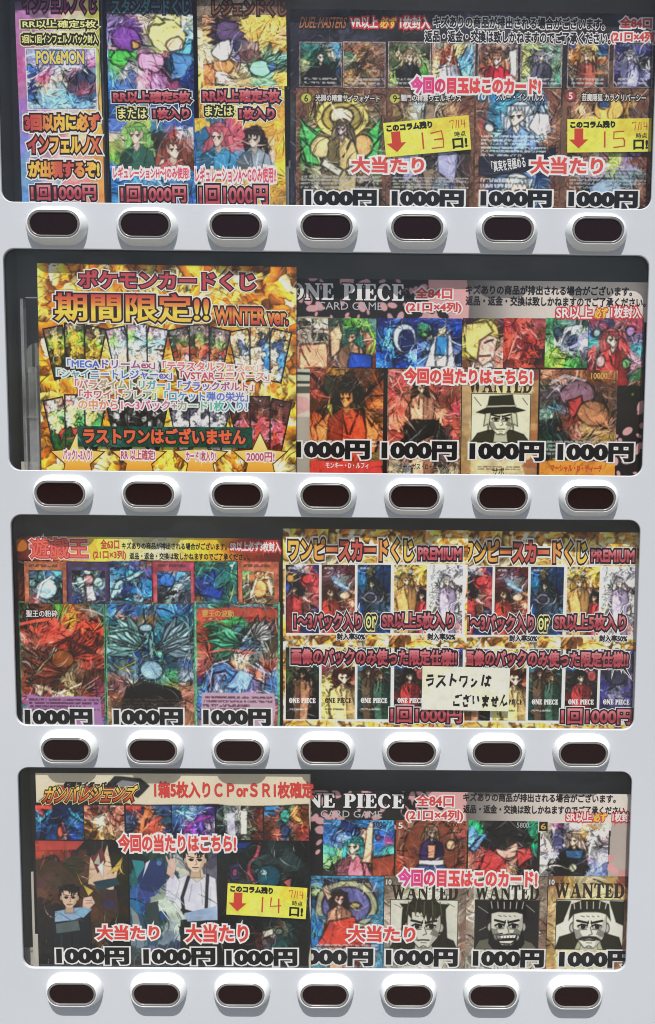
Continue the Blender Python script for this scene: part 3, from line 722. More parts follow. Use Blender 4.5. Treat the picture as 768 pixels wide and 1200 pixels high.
def rrect(x0, y0, x1, y1, r, k=6):
    P = []
    for (cx, cy, a) in ((x1 - r, y0 + r, -90), (x1 - r, y1 - r, 0), (x0 + r, y1 - r, 90), (x0 + r, y0 + r, 180)):
        for i in range(k + 1):
            t = math.radians(a + 90 * i / k); P.append((cx + r * math.cos(t), cy + r * math.sin(t)))
    return P
def plate(name, loops, d0, d1, bev, mat):
    cu = bpy.data.curves.new(name, 'CURVE'); cu.dimensions = '2D'; cu.fill_mode = 'BOTH'
    for P in loops:
        sp = cu.splines.new('POLY'); sp.points.add(len(P) - 1); sp.use_cyclic_u = True
        for q, (x, y) in zip(sp.points, P): q.co = ((x - 384) * S, (509 - y) * S, 0, 1)
    t = (d1 - d0) * S
    cu.extrude = t / 2 - bev * S; cu.bevel_depth = bev * S; cu.bevel_resolution = 2; cu.offset = -bev * S
    tmp = bpy.data.objects.new('tmp', cu); COL.objects.link(tmp); bpy.context.view_layer.update()
    me = bpy.data.meshes.new_from_object(tmp.evaluated_get(bpy.context.evaluated_depsgraph_get()))
    bpy.data.objects.remove(tmp); bpy.data.curves.remove(cu)
    me.name = name
    for v in me.vertices: x, y, z = v.co; v.co = (x, (d0 + d1) / 2 * S - z, ZE + y)
    me.flip_normals(); me.materials.clear(); me.materials.append(mat)
    return mpart(link(name, me))
loops = [rrect(MX0, MY0, MX1, SEAM - 1.2, 5)]
for i in range(4): loops.append(rrect(WX0, WZ0 + i * PITCHZ, WX1, WZ0 + i * PITCHZ + WH, 13))
plate('front_panel', loops, 0, 4, .9, PANEL)
plate('lower_panel', [rrect(MX0, SEAM + 1.2, MX1, MY1, 5)], 0, 4, .9, PANEL)
for i in range(4):
    y0 = WZ0 + i * PITCHZ; y1 = y0 + WH
    w = []
    bx = (WX0 - 9, y0 - 9, WX1 + 9, y1 + 9)
    w += [wbox(bx[0], bx[1], D0 - 6, bx[2], bx[3], D0 - 2), wbox(bx[0] - 2, bx[1], 4.1, bx[0], bx[3], D0 - 2), wbox(bx[2], bx[1], 4.1, bx[2] + 2, bx[3], D0 - 2),
          wbox(bx[0], bx[1] - 2, 4.1, bx[2], bx[1], D0 - 2), wbox(bx[0], bx[3], 4.1, bx[2], bx[3] + 2, D0 - 2)]
    mpart(boxes('display_box', w, [DARK]))
    a = wbox(WX0 - 7, y0 - 7, 4.3, WX1 + 7, y1 + 7, 4.3)
    mpart(build('window_pane', [(a[0], a[1], a[2]), (a[3], a[1], a[2]), (a[3], a[1], a[5]), (a[0], a[1], a[5])], [(0, 1, 2, 3)], [GLASS]))

def stadium(hw, hh, y, k=10, sq=1.0):
    r = hh; P = []
    for (cx, a) in ((hw - r, -90), (-hw + r, 90)):
        for i in range(k + 1):
            t = math.radians(a + 180 * i / k); P.append((cx + r * math.cos(t) * sq, y, r * math.sin(t)))
    return [(x * S, yy * S, z * S) for x, yy, z in P]
def loft(name, prof, mat, parent, cap=True):
    V, Fc = [], []
    for (hw, hh, y) in prof: V += stadium(hw, hh, -y)
    m_ = len(stadium(1, .5, 0))
    for r in range(len(prof) - 1):
        for i in range(m_):
            a, b = r * m_ + i, r * m_ + (i + 1) % m_
            Fc.append((a, b, b + m_, a + m_))
    if cap: Fc.append(tuple(range((len(prof) - 1) * m_, len(prof) * m_)))
    o = build(name, V, Fc, [mat], None, parent, True)
    if cap: o.data.polygons[-1].use_smooth = False
    return o
btn = loft('selection_button', [(35.5, 21.6, 0), (35.3, 21.4, 1.6), (34.6, 20.6, 4.0), (33.4, 19.2, 6.6), (32.0, 17.5, 8.9), (30.7, 15.9, 10.5), (30.2, 15.3, 10.9), (29.8, 14.95, 10.8), (29.5, 14.8, 9.8), (29.3, 14.6, 6.0)], BEZEL, None, False)
rim = loft('button_rim', [(29.4, 14.7, 6.6), (29.2, 14.5, 10.2), (28.8, 14.1, 10.9), (28.2, 13.5, 11.1), (27.2, 12.5, 10.9), (26.9, 12.2, 10.2), (26.8, 12.1, 9.0)], RIM, btn, False)
lens = loft('button_lens', [(26.9, 12.2, 8.0), (26.7, 12.0, 9.5), (26.2, 11.5, 9.9)], LENS, btn)
for i in range(4):
    for j in range(7):
        b = btn if i == j == 0 else copy_tree(btn)
        b.location = wpt(BX0 + j * BPX, BZ0 + i * PITCHZ, 0); b.parent = machine
        b.location = tuple(np.array(b.location) - np.array(machine.location))

# clear rails and holders that show at the poster edges
def rail(corner_px, d0, d1, mat=RAILM, name='clear_rail'):
    x0, y0, x1, y1 = corner_px
    a = unproj(x0, y0, d0); c = unproj(x1, y1, d0)
    return mpart(boxes(name, [wbox(a[0], a[1], d0, c[0], c[1], d1)], [mat]))
rail((27, 350, 29, 556), 26, 34); rail((30, 348, 44, 349.5), 26, 30); rail((33, 430, 46, 562), 20, 40)
rail((30, 436, 32, 562), 18, 40); rail((32, 488, 46, 489.5), 18, 26); rail((44, 428, 46, 562), 18, 22)
rail((24, 1112, 47, 1114), 20, 24)
rail((119, -30, 121.5, 262), 24, 36); rail((327, 60, 330, 262), 26, 40); rail((331, 195, 339, 262), 22, 40)
CREAM = plastic('cream_card', (.55, .52, .46), .7, 0, 20, .05)
rail((25, 541, 46, 566), 30, 32, CREAM, 'shelf_lip')
rail((25, 1114, 41, 1160), 22, 24, CREAM, 'shelf_lip')
rail((36.5, 1022, 43, 1160), 14, 15, CREAM, 'poster_holder'); rail((41, 1095, 47, 1160), 10, 11, CREAM, 'poster_holder')

# ------------------------------------------------------------------ top window
A = Sheet('lottery_poster', 'narrow rainbow coloured lottery poster with one framed pack picture, leftmost in top window', 'poster', [(18, -32), (116, -32), (122.5, 262), (25.5, 262)], 20)
A.paper('324 435 546 546 545/757 868 c9b db9 cb6/b7b dad eec ddb bb4/c7b dbd fee eec bc6/c6a d9c fff eea ac7/b7a ecd fef edc db6/a7c eae fee edd fc6/98c cae f9a fc9 fb4/88d c9b fab fa9 fa4/7ad dbe ecd faa f95/69d 8bd e9a f88 f94/59d 7bd d99 e77 e84', 11, 'L 654 1.2 117 40 119 80 116 120 120 150', amp=.12, ink=.12, hi=.3)
A.pic('pack_picture', (31, 57, 114, 129), '9ac 8bc acd 9bc a9c/a9b ded cde bcd c7a/36a a9b dee b8a 357/258 b57 edc 434 346/237 cb9 9cd 545 845/358 8bd 9ce 6ad 468/8ac 7bd 8ce 7ad 9bd', 12, 'B eef 1.6', amp=.15, ink=.4)
text(A, 'logo_text', 'POKéMON', (43, 60, 99, 75), 'logoy')
text(A, 'headline_text', 'インフェルノくじ', (27, -4, 113, 15), 'plum')
text(A, 'caption_text', 'RR以上確定5枚', (27, 24, 113, 33), 'yel')
text(A, 'caption_text', '3回に1回インフェルノパック封入', (26, 41, 115, 51), 'yel')
text(A, 'slogan_text', '3回以内に必ず', (29, 134, 117, 153), 'flameh')
text(A, 'slogan_text', 'インフェルノX', (33, 160, 117, 179), 'flameh')
text(A, 'slogan_text', 'が出現するぞ!', (34, 189, 117, 208), 'flamer')
text(A, 'price_text', '1回1000円', (37, 217, 113, 235), 'crim')

B = Sheet('lottery_poster', 'narrow blue lottery poster hanging between the rainbow poster and the yellow one', 'poster', [(124.5, -32), (228, -32), (226.5, 262), (130.5, 262)], 20)
B.paper('233 344 345 344 334/445 556 567 667 557/88b a9c 9ac 9bc 9ac/57b 68c 58b 47a 36a/36a 48b 58c 47b 359/47b 59c 69c 48b 36a/36a 58b 68c 59c 47b/37b 59c 7ad 58b 47a/48b 6ad 8bd 69c 36a', 21, amp=.25, ink=.6, hi=.2)
B.pic('card_picture', (127, 17, 227, 105), '87a 537 ba9 ee9 dd8 bcb/98c 648 a99 ee9 de9 9bc/c9b 74a 9a8 ed8 ed9 359/3a5 5c5 b6a a57 247 258/7b5 ccc d9b b59 423 137/48c 57b c9a a7a 846 236', 22, 'W 160 60 190 34 5 759;P 6bd 196 62 226 44 222 70;W 205 92 250 30 4 37a;E 198 41 21 18 ee9;P ee9 182 30 184 18 194 26;P ee9 204 25 214 17 214 32;E 206 52 9 8 fdb;E 149 48 17 16 749;E 158 55 5 5 da5;E 141 70 13 10 5b5;E 178 74 16 13 c9b;P 58b 200 60 226 66 220 90 196 96 206 78', amp=.18, ink=.45, wob=3.2)
B.pic('card_picture', (128, 139, 227, 200), '57c 9b5 bd6 48a 46a 35a/edc 9c6 6b8 333 d55 eee/9a5 fdc 8c7 322 642 c88/7b4 365 aa6 333 fdc 742/47c cd5 555 fdd fdc 631', 23, 'F 160 158 11 8c6 fdc 365;F 203 174 12 843 fdc d66', amp=.15, ink=.3)
text(B, 'headline_text', 'スタンダードくじ', (131, -1, 222, 16), 'teal')
text(B, 'caption_text', 'RR以上確定5枚', (133, 107, 223, 120), 'crim')
text(B, 'caption_text', 'または', (139, 127, 172, 139), 'yel')
text(B, 'caption_text', '1枚入り', (180, 127, 222, 139), 'crim')
text(B, 'note_text', 'レギュレーションH〜Jのみ使用!', (133, 196, 222, 211), 'reg')
text(B, 'price_text', '1回1000円', (142, 218, 218, 237), 'crim')

Cc = Sheet('lottery_poster', 'narrow tilted lottery poster of yellow flames beside the dark brown card poster', 'poster', [(241, -32), (345, -32), (322.5, 262), (225.5, 262)], 17)
Cc.paper('543 654 654 653 643/765 876 987 976 865/eda fc6 fd6 fc4 eb4/fda fd7 fc5 fb4 fb3/fc6 fd5 fb4 fa3 eb4/fb4 fc5 fd7 fc5 fa3/fb4 fd6 fc4 ea3 fb4/ed9 fd6 fb4 fc5 fb3/dc8 fc5 fb4 fc4 ea3/eb5 fc5 fd6 fb4 da4', 31, amp=.3, ink=.25, hi=.5)
Cc.pic('card_picture', (238, 18, 336, 101), 'b86 433 654 fc5 fd6 fc5/fc8 546 a84 fb4 fc6 fa7/eec ddd 336 766 fd7 fb5/eda fff 87a 644 7b9 8cb/c85 d96 986 9b9 9db 6ba/b74 fed ba7 8b9 9ca fc5', 32, 'W 268 44 170 30 5 546;W 306 74 300 30 4 9db;E 262 78 14 11 b85;e 262 92 12 6 fed;E 304 78 13 11 9db;E 318 76 5 6 358;E 268 36 17 13 546;E 262 58 13 12 eee;e 300 32 22 13 fc6', amp=.18, ink=.45, wob=3.2)
Cc.pic('card_picture', (229, 139, 322, 198), 'fc4 37a c57 fb4 fc5 fb3/59c 48b d68 c56 433 fb4/47b 48b fdc d67 322 ec8/37a 5ac fdc 59c ecb edc/26a 48c 7bd 37a bcb cdc', 33, 'F 256 160 12 d67 fdc 49c;F 298 163 11 322 edc 9ab;P 37a 229 158 242 150 246 160 232 178', amp=.15, ink=.3)
text(Cc, 'headline_text', 'レジェンドくじ', (249, 1, 336, 18), 'umber')
text(Cc, 'caption_text', 'RR以上確定5枚', (238, 105, 328, 120), 'crim')
text(Cc, 'caption_text', 'または', (241, 125, 273, 136), 'yel')
text(Cc, 'caption_text', '1枚入り', (281, 127, 322, 140), 'crim')
text(Cc, 'note_text', 'レギュレーションA〜Gのみ使用!!', (229, 196, 324, 214), 'reg')
text(Cc, 'price_text', '1回1000円', (234, 217, 314, 240), 'crim')

Dp = Sheet('lottery_poster', 'wide dark poster of brown framed cards in top window, partly under two yellow stickers', 'poster', [(340, 11), (778, 16), (772, 268), (341, 262)], 24)
Dp.paper('223 334 222 223 334 333 433 322 223/223 222 322 222 222 223 222 322 233/322 432 433 543 432 543 432 432 322/333 433 543 433 543 433 543 432 222/223 334 223 333 432 333 223 322 222/334 223 433 222 333 432 222 322 222/223 222 222 333 222 222 322 222 222', 41, 'R 344 14 352 262 223 1;R 452 106 456 262 754;R 556 106 560 262 643;R 656 106 663 262 754', amp=.5, ink=.6, hi=.3, line=8, brush=.4, shard=0)
SM = [((351, 49, 401, 102), '266 488 9bc 48a/354 476 ddb 58a/9a7 222 222 699/ac8 111 eee 357/564 111 112 344', 'F 376 66 7 254 edc 111;P 111 352 92 366 80 392 82 398 98 360 101'),
      ((402, 49, 452, 103), '643 854 753 644/365 b96 543 865/554 321 a75 643/c95 543 764 976/654 432 753 544', 'S 428 76 9 ca8 .4'),
      ((455, 49, 505, 103), '342 453 675 454/564 ec9 dc9 453/453 222 eda 8a6/bc7 222 333 6a5/9b6 354 232 454', 'F 480 67 6.5 dc9 fdc 222'),
      ((506, 49, 557, 103), '998 db8 ed9 9bb/c97 b53 dc8 7ad/ed9 fdc eec 6ac/cb7 eee 76a 8cc/b95 ddd c96 aba', 'F 526 67 6.5 b53 fdc dde'),
      ((560, 49, 607, 103), '544 865 dba 766/643 da7 fdb 998/743 c96 fdc eee/a75 c33 ecb dcb/643 b33 c97 a84', 'F 583 69 8 d97 fdc c34;P eee 596 60 606 56 606 92 598 88'),
      ((610, 49, 659, 103), 'ac7 bc8 798 576/dd8 778 ccd 687/cd7 445 556 8a7/9a6 667 556 565/686 9a9 667 476', 'F 634 66 6 dde edd 556'),
      ((665, 49, 714, 103), '348 ca6 fc7 247/c84 fda c94 368/b73 ea6 943 a75/654 b84 575 864/222 333 565 433', 'F 688 65 6 ec8 fdc 954'),
      ((719, 49, 765, 103), '225 236 447 225/446 bbd 348 114/99c dde 111 eef/548 ccd 558 99d/224 99b 335 224', 'F 738 66 6 dde dde 99c;e 756 73 6 6 eef;e 755 73 4 4 111')]
for i, (b, g, o) in enumerate(SM):
    Dp.pic('card_picture', b, g, 420 + i, o + ';B 877 1.6;+T aa9 %d %d %d %d 2;+T ccc %d %d %d %d 2' % (b[0] + 6, b[1] + 2, b[2] - 5, b[1] + 6, b[0] + 5, b[3] - 12, b[2] - 6, b[3] - 3), amp=.25, ink=.45)
BG = [((347, 104, 452, 264), '653 865 976 a86 865 643/754 cb7 edb ec9 a96 765/876 dc7 eda dc8 b95 676/4a5 a96 dcb ba8 864 375/393 5a6 998 a96 754 384/7b6 b95 b97 c96 a75 4a5/564 aa8 765 a86 ba9 785/332 444 765 654 333 443/222 333 443 222 333 333/532 333 333 322 333 642',
       'E 401 138 31 26 dc7;E 401 138 23 19 a95;E 401 136 14 11 edb;P 5b6 352 140 372 158 380 186 366 182;P 5b6 352 160 370 176 376 194 360 190;P 5b6 446 136 430 156 424 180 440 176;P 5b6 446 160 432 176 428 190 442 188;E 377 173 12 13 cb8;E 425 171 12 13 b96;F 401 151 9 876 cbb ba7;P ccb 380 185 402 199 398 206 376 194;P ccb 424 185 404 199 408 206 430 194;+T bbb 352 205 448 222 4'),
      ((455, 104, 555, 264), '743 865 8aa 8aa 865 754/764 aa9 abb bba a86 854/a86 cba bbb caa ba9 765/998 bba a98 bbb 99a 543/555 778 999 889 556 332/334 99a 767 a98 456 433/332 bba 655 89a 558 543/222 333 334 333 222 432/222 233 333 223 332 643',
       'P 876 498 122 508 122 514 150 504 240 494 200;P 99b 466 180 490 150 492 200 474 216;P 99b 538 180 514 150 512 200 532 216;E 503 190 7 7 333;+T bbb 460 207 550 222 4'),
      ((557, 104, 656, 264), '754 37a 48a 48a 469 854/754 379 59a def acd 643/844 48a ccd eed 79c 865/743 8bc 9ac fed 8bd 754/754 256 357 adf 9bd 754/643 234 345 356 456 765/643 134 778 235 235 854/854 235 245 246 357 743/753 246 bbc dde 357 864/643 135 9bc ecb 246 754',
       'F 606 136 13 def fed 79c;P eef 626 132 642 134 646 152 630 160 620 150;E 574 150 6 5 cdd;P 223 558 185 656 172 656 196 558 208;F 610 222 15 dee fdc 357;+T dee 564 158 640 184 6;+T eee 564 208 610 222 2'),
      ((663, 104, 764, 264), '754 c96 db8 b85 653 754/865 fc9 fb6 c93 544 643/a86 ec9 eb7 b84 b96 654/a75 da8 ec9 ba6 975 643/754 c98 dba aa8 879 754/754 b87 d9b 9a5 879 854/754 a9a b9b 8a9 689 643/643 333 345 456 335 754/743 333 244 357 234 643/743 333 344 355 234 643',
       'E 712 128 18 14 eb6;E 706 122 7 5 358;P 8ac 690 220 720 206 736 226 700 246;+T bbb 668 196 758 222 6')]
for i, (b, g, o) in enumerate(BG):
    Dp.pic('card_picture', b, g, 440 + i, o + ';B 754 4.5', amp=.22, ink=.42)
for (x, y, t, c) in ((359, 115, '6', 'cc5'), (463, 115.5, '9', 'cc5'), (565, 113, '10', '37a'), (669, 112.5, '5', 'b44')):
    Dp.pic('cost_badge', (x - 7, y - 7, x + 7, y + 7), '754 754/754 754', 460, 'E %f %f 6.3 6.3 %s' % (x, y, c), lev=2, amp=.05, ink=0, hi=0)
    text(Dp, 'cost_text', t, (x - 2.2 * len(t), y - 4, x + 2.2 * len(t), y + 4), 'black' if c == 'cc5' else 'white')
text(Dp, 'title_text', '光開の精霊サイフォゲート', (370, 111, 445, 119), 'whiteb')
text(Dp, 'title_text', '闇門の精霊ウェルキウス', (470, 111, 541, 119), 'whiteb')
text(Dp, 'title_text', 'ブルー・インパルス', (581, 109, 638, 118), 'whiteb')
text(Dp, 'title_text', '芸魔隠狐 カラクリバーシー', (682, 110, 757, 119), 'whiteb')
text(Dp, 'small_text', '「真実を見極める', (576, 186, 616, 199), 'white', rot=-9)
text(Dp, 'logo_text', 'DUEL MASTERS', (352, 20, 406, 33), 'brown', shear=.2)
text(Dp, 'headline_text', 'VR以上', (411, 20, 443, 33), 'wred'); text(Dp, 'headline_text', '必ず', (446, 21, 465, 33), 'yred'); text(Dp, 'headline_text', '1枚封入', (469, 20, 504, 34), 'wred')
text(Dp, 'notice_text', 'キズありの商品が排出される場合がございます。', (508, 20, 709, 34), 'nb')
text(Dp, 'notice_text', '返品・返金・交換は致しかねますのでご了承ください。', (498, 37, 716, 51), 'nb')
text(Dp, 'count_text', '全84口', (727, 20, 764, 33), 'redw'); text(Dp, 'count_text', '(21口×4列)', (716, 37, 770, 51), 'redw')
text(Dp, 'banner_text', '今回の目玉はこのカード!', (482, 91, 634, 110), 'pink', 6)
text(Dp, 'prize_text', '大当たり', (412, 184, 497, 203), 'hit', 6); text(Dp, 'prize_text', '大当たり', (622, 184, 707, 204), 'hit', 6)
for x0, x1, y in ((359, 441, 222.5), (460, 543, 223), (564, 646, 223), (667, 747, 223.5)): text(Dp, 'price_text', '1000円', (x0, y, x1, y + 20), 'price', 5)

# ------------------------------------------------------------------ second window
Wp = Sheet('lottery_poster', 'gold crystal poster with eight fans of card packs, crossed by a teal strip', 'poster', [(43.2, 308.6), (348, 312.5), (346.7, 580), (50, 576)], 9)
STARS = []
Wp.paper('ca4 db5/ca4 da4', 51, 'V 12 fff0b8 f8dc8c eeb43c e0962c f6cf68 b86a1c 70400f f0bc44 d4862a 98540f fae6a8 dc9030 54300c eaa83a f4cc64 c87824 e89c34 f8d878', amp=.22, ink=.45, hi=.55, line=16, brush=.22, shard=0)
def fan(cx, y, grid, seed, lab, hgt=62):
    for (dx, dy, r) in ((-22.5, 4, -12), (22.5, 4, 12), (0, 0, 0)):
        b = (cx + dx * .86 - 12.5, y + dy, cx + dx * .86 + 12.5, y + dy + hgt)
        # packs fan out from below: the outer two lean away from the middle one
        Wp.pic('pack_picture', b, grid, seed + int(dx), 'B 222 1.1;e %f %f 1.8 1.8 eee' % (cx + dx * .86, y + dy + 6), lev=1.5 if dx == 0 else 1 + (dx > 0) * .25, rot=r, amp=.2, ink=.35, shard=4, brush=.3)
for k, (cx, y, g) in enumerate([(88, 378, '865 dc8 554/9a5 db4 8a4/652 ec5 b93/332 a83 442/222 332 221'), (161, 379, 'b9a dcd bbd/9c7 acd 9cd/bcd ded fdc/dba eca ccd/ddd 6a7 bcc'), (234, 380, '555 877 655/343 785 553/632 a64 c55/b74 c85 dde/533 ddd 433'), (305, 382, 'c96 dca ca7/a97 346 cb8/dca eed 58b/eda fdb 37b/ca5 ec8 9ab'),
                            (88, 462, 'd99 eed b98/de9 dd8 9c8/dec de8 5a6/253 c44 385/242 342 231'), (161, 462, '444 333 555/333 bbb 222/999 222 888/222 999 333/111 555 222'), (234, 463, '223 334 223/556 ddd 445/eef dde eee/ddd 99a eef/ccd eee bbc'), (305, 464, '533 644 533/422 854 533/c89 b56 b55/e9a d54 c78/833 a44 622')]):
    fan(cx, y, g, 520 + 60 * k, '')
def star(cx, cy, r):
    P = []
    for i in range(10):
        a = math.radians(-90 + 36 * i); q = r if i % 2 == 0 else r * .47
        P.append((cx + q * math.cos(a), cy + q * math.sin(a) * .95))
    return P
for k, cx in enumerate((91, 163, 235, 305)):
    b = (cx - 38, 503, cx + 38, 574)
    pts = star(cx, 538, 31)
    STARS.append((cx, pts))
def star_part(cx, pts):
    text(Wp, 'gold_star', '', (cx - 30, 508, cx + 30, 564), 'star', 3, cu=lambda pts=pts: poly_curve([pts]))
STY['star'] = ([(flat('5a3a14'), 1.3), (ramp('star_gold', 'cc8c2c', 'e0a63c', 'f0cc70', 'f2dc9c'), 0)], 'v')
for cx, pts in STARS: star_part(cx, pts)
text(Wp, 'headline_text', 'ポケモンカードくじ', (93, 318, 299, 339), 'rose')
text(Wp, 'headline_text', '期間限定!!', (65, 344, 245, 377), 'flamev')
text(Wp, 'headline_text', 'WINTER ver.', (252, 361, 338, 380), 'ember')
for st, t, b in (('r1', '「MEGAドリームex」', (79, 421, 182, 432)), ('r2', '「テラスタルフェスex」', (191, 424, 303, 435)), ('r3', '「シャイニートレジャーex」', (67, 433, 202, 444)), ('r4', '「VSTARユニバース」', (212, 435, 316, 446)),
                 ('r5', '「パラダイムトリガー」', (88, 445, 199, 456)), ('r6', '「ブラックボルト」', (209, 447, 297, 458)), ('r7', '「ホワイトフレア」', (93, 457, 183, 468)), ('r8', '「ロケット弾の栄光」', (193, 459, 291, 470)), ('r9', 'の中から1〜3パック+カード1枚入り!', (92, 469, 290, 481))):
    text(Wp, 'list_text', t, b, st, 5)
for t, b in (('パック1~3入り!', (74, 527, 108, 539)), ('RR 以上確定!', (142, 527, 182, 539)), ('カード1枚入り!', (218, 529, 253, 540)), ('2000円!', (289, 530, 322, 541))): text(Wp, 'star_text', t, b, 'pinkl', 5)
TS = Sheet('notice_strip', 'dark teal strip with orange lettering stuck across the gold crystal poster', 'notice strip', [(91, 499), (296, 501), (296, 524.5), (91, 523.5)], 7.6)
TS.paper('154 043 154 043 154 043/043 265 043 153 043 154', 61, 'L 5a9 1 110 524 128 512;L 5a9 .8 180 500 196 516', amp=.2, ink=.2, hi=.1)
text(TS, 'notice_text', 'ラストワンはございません', (98, 502, 288, 520), 'strip', 2)

PETAL = 'd9a0a4'
def pirate(Q, y0, seed):                  # header of the two petal posters
    dy = y0 - 327
    ops = 'R 300 %d 800 800 1a1417 .2;K 46 340 %d 500 %d %s;R 500 %d 545 %d e2a9a8;K 8 470 %d 520 %d %s;G 545 %d 640 %d 6e6866 c4bab2 e0d6cc;G 640 %d 800 %d e0d6cc ece2d8 ece2d8' % (y0 - 8, y0, y0 + 47, PETAL, y0, y0 + 46, y0 + 8, y0 + 44, '1a1417', y0 - 8, y0 + 46, y0 - 8, y0 + 46)
    return ops
Ep = Sheet('lottery_poster', 'pink petal poster with a single parchment wanted card, right half of second window', 'poster', [(326, 326), (778, 331), (772, 586), (330, 581)], 21)
Ep.paper('222 222/222 222', 71, pirate(Ep, 327, 1) + ';R 330 372 365 560 dcd2c0;R 330 372 386 402 b8a890 .9;T 443 350 375 384 382 2;T 554 352 386 382 398 3;L 443 .8 348 385 386 384;R 330 402 386 432 d87860 .9;P f0a060 362 404 380 410 384 430 364 432;L 432 2 352 408 360 428;L fda 2 370 410 378 428;R 330 432 365 446 c8d0b8;R 345 436 363 439 222;R 345 446 364 449 333;R 345 452 364 460 554;p e2a9a8 330 460 360 466 364 480 340 488 330 486;G 330 488 365 560 d8d0c0 b0a898;R 720 430 780 560 191519;K 22 722 470 756 556 e0a8aa', amp=.05, ink=.12, hi=.08)
EP = [((384, 373, 441, 431), '454 5a4 7c4 8b6 577/b76 276 277 d97 686/c97 b86 ca8 c98 a54/965 ca8 d98 249 b65/532 238 239 237 843', 'F 412 394 8 276 ca8 c97;P ca8 386 390 396 380 402 392 398 412 388 420;L 8d5 3 430 378 440 400 432 428;P 249 410 414 436 416 436 431 406 431'),
      ((441, 373, 489, 431), '225 237 348 226/147 48c 5ad cce/26a 7ce 238 99c/149 5ae 124 7ae/26b 48d 249 37b', 'E 474 396 14 17 bce;E 476 399 9 12 225;L 7cf 1 470 392 476 398;L 7cf 1 470 406 484 404'),
      ((489, 373, 541, 431), '237 248 348 237/5a7 237 999 137/247 ddd eee 125/68c 269 a55 249/359 ddd 48b 136/57b ddd 999 358', 'P dde 508 394 528 392 536 431 498 431;P 37a 512 394 524 394 526 416 510 416;P ddd 510 416 526 416 524 431 512 431;E 518 386 5 6 dca;E 518 381 7 3 35a;E 497 392 5 3 7b6'),
      ((542, 373, 590, 431), '524 bb5 aa4 634/cb6 dc7 a93 422/bb5 cb5 eba c98/a94 fda b87 dba/643 fdc eee b76', 'E 566 396 20 23 cb6;P eba 562 388 584 396 580 420 566 430 556 418;P dc7 546 380 570 376 578 388 562 400 560 424 546 412;L 322 1.4 568 402 578 398;L 833 1.6 562 417 574 416'),
      ((590, 373, 639, 431), 'a33 c54 d65 844/c43 e76 c44 632/d54 822 b32 944/b43 e65 d54 311/522 a43 c54 421', 'L f87 3 596 420 604 396 620 386 632 398;L 611 3 600 380 620 404 610 424'),
      ((639, 373, 689, 431), '364 7a9 9bc 354/586 333 cdd 9a9/7a6 9ab 457 aab/ad5 ce7 9b8 556/8b4 be5 5a5 364', 'L ccd 5 654 404 664 386 680 382;L 99b 4 660 410 676 404 686 390;E 654 390 5 5 345'),
      ((689, 373, 753, 470), '945 446 c88 945/57a ebb 944 768/4aa 98a c44 5ab/c55 eee b33 c9a/a35 336 447 485/556 843 565 a44/333 433 444 222', 'F 717 398 10 b55 edc c44;E 699 390 5 5 acc;E 738 388 6 6 a8b;E 704 424 6 7 dbb;E 734 426 5 6 5a6;R 689 452 753 470 1c1a1c;e 743 462 2.4 2.4 8c5')]
Ep.pic('card_picture', (330, 373, 385, 432), 'cdb ddc cca bba/ddc ecb dcb cba/ccb a98 ddc cca/d87 e97 eca da7/c75 fa6 fc8 e86/a65 d87 fb7 c75', 708, 'P e97 352 404 384 402 385 431 350 431;L 543 1 352 408 362 428;L 543 1 358 404 364 412;L fda 2 370 410 380 428;L 665 .8 348 384 384 386;L 665 .8 366 374 367 400;T 554 350 376 364 382 2;T 554 368 390 384 400 3', amp=.15, ink=.4)
for i, (b, g, o) in enumerate(EP): Ep.pic('card_picture', b, g, 710 + i, o, amp=.22, ink=.5)
Ep.pic('card_picture', (363, 432, 449, 582), '843 a73 974 532 643/632 332 321 532 842/b54 421 321 632 b63/532 dc6 e96 c84 743/d63 b53 fb5 953 642/e74 fa5 c54 fb6 d64/f96 eb6 d53 fa5 e75/b64 d95 852 c84 974/8a5 643 aa5 433 bb5/c44 c44 c44 c44 c44/c44 c44 c44 c44 c44', 730, 'P f95 370 500 386 482 392 500 406 490 414 502 428 484 436 500 446 494 440 530 376 530;F 406 466 12 221 e95 d53;L 211 4 366 440 384 462;L 211 4 446 442 428 464;R 363 540 449 582 c8443a;+T edc 372 515 442 524 2', amp=.25, ink=.55)
text(Ep, 'title_text', 'モンキー・D・ルフィ', (382, 542, 432, 549), 'white', 3)
Ep.pic('card_picture', (454, 433, 540, 582), 'c66 d76 c55 d66 c55/b44 c65 a54 b55 942/d65 d86 db9 843 c55/c54 ea8 eb9 d97 b45/d76 c75 da8 eb9 d65/b54 543 643 544 c65/c65 222 222 333 b55/865 c98 333 544 ca8/cb9 999 ddb aa9 cb9/ed9 cc7 bc7 dda eba/ec9 cb7 dc8 eda fca', 731, 'B 865 1.2;F 494 454 7 321 db9 ea8;P 222 474 494 514 492 522 516 500 512 478 526;L 643 2.5 456 450 484 478;L 643 2.5 538 450 514 472;L f87 3 462 480 470 460 464 444', amp=.22, ink=.5)
text(Ep, 'title_text', 'ポートガス・D・エース', (467, 543, 523, 550), 'dark', 3)
PARCH = '853 b95 cb8 dc9 cb8 b95 843/b96 dc9 ec9 ed9 ed9 dc9 b85/ca7 dc9 eda eda eda dc9 a74/b96 ed9 eda eda eda ed9 c96/a85 dc9 eda eda eda dc9 b74/b95 ed9 eda eda eda dc9 a64/c96 dc9 eda eda eda dc9 b85/954 cb8 dc9 ed9 dc9 c97 943'
Ep.pic('wanted_card', (541, 433, 630, 584), PARCH, 732, '+T 432 560 546 610 551 2', amp=.12, ink=.12, hi=.08)
def portrait(Q, box, seed, paper, ops): Q.pic('portrait_print', box, paper + ' ' + paper + '/' + paper + ' ' + paper, seed, ops, lev=2, amp=.04, ink=.12, hi=.05, brush=0, q=2.2, wob=.4)
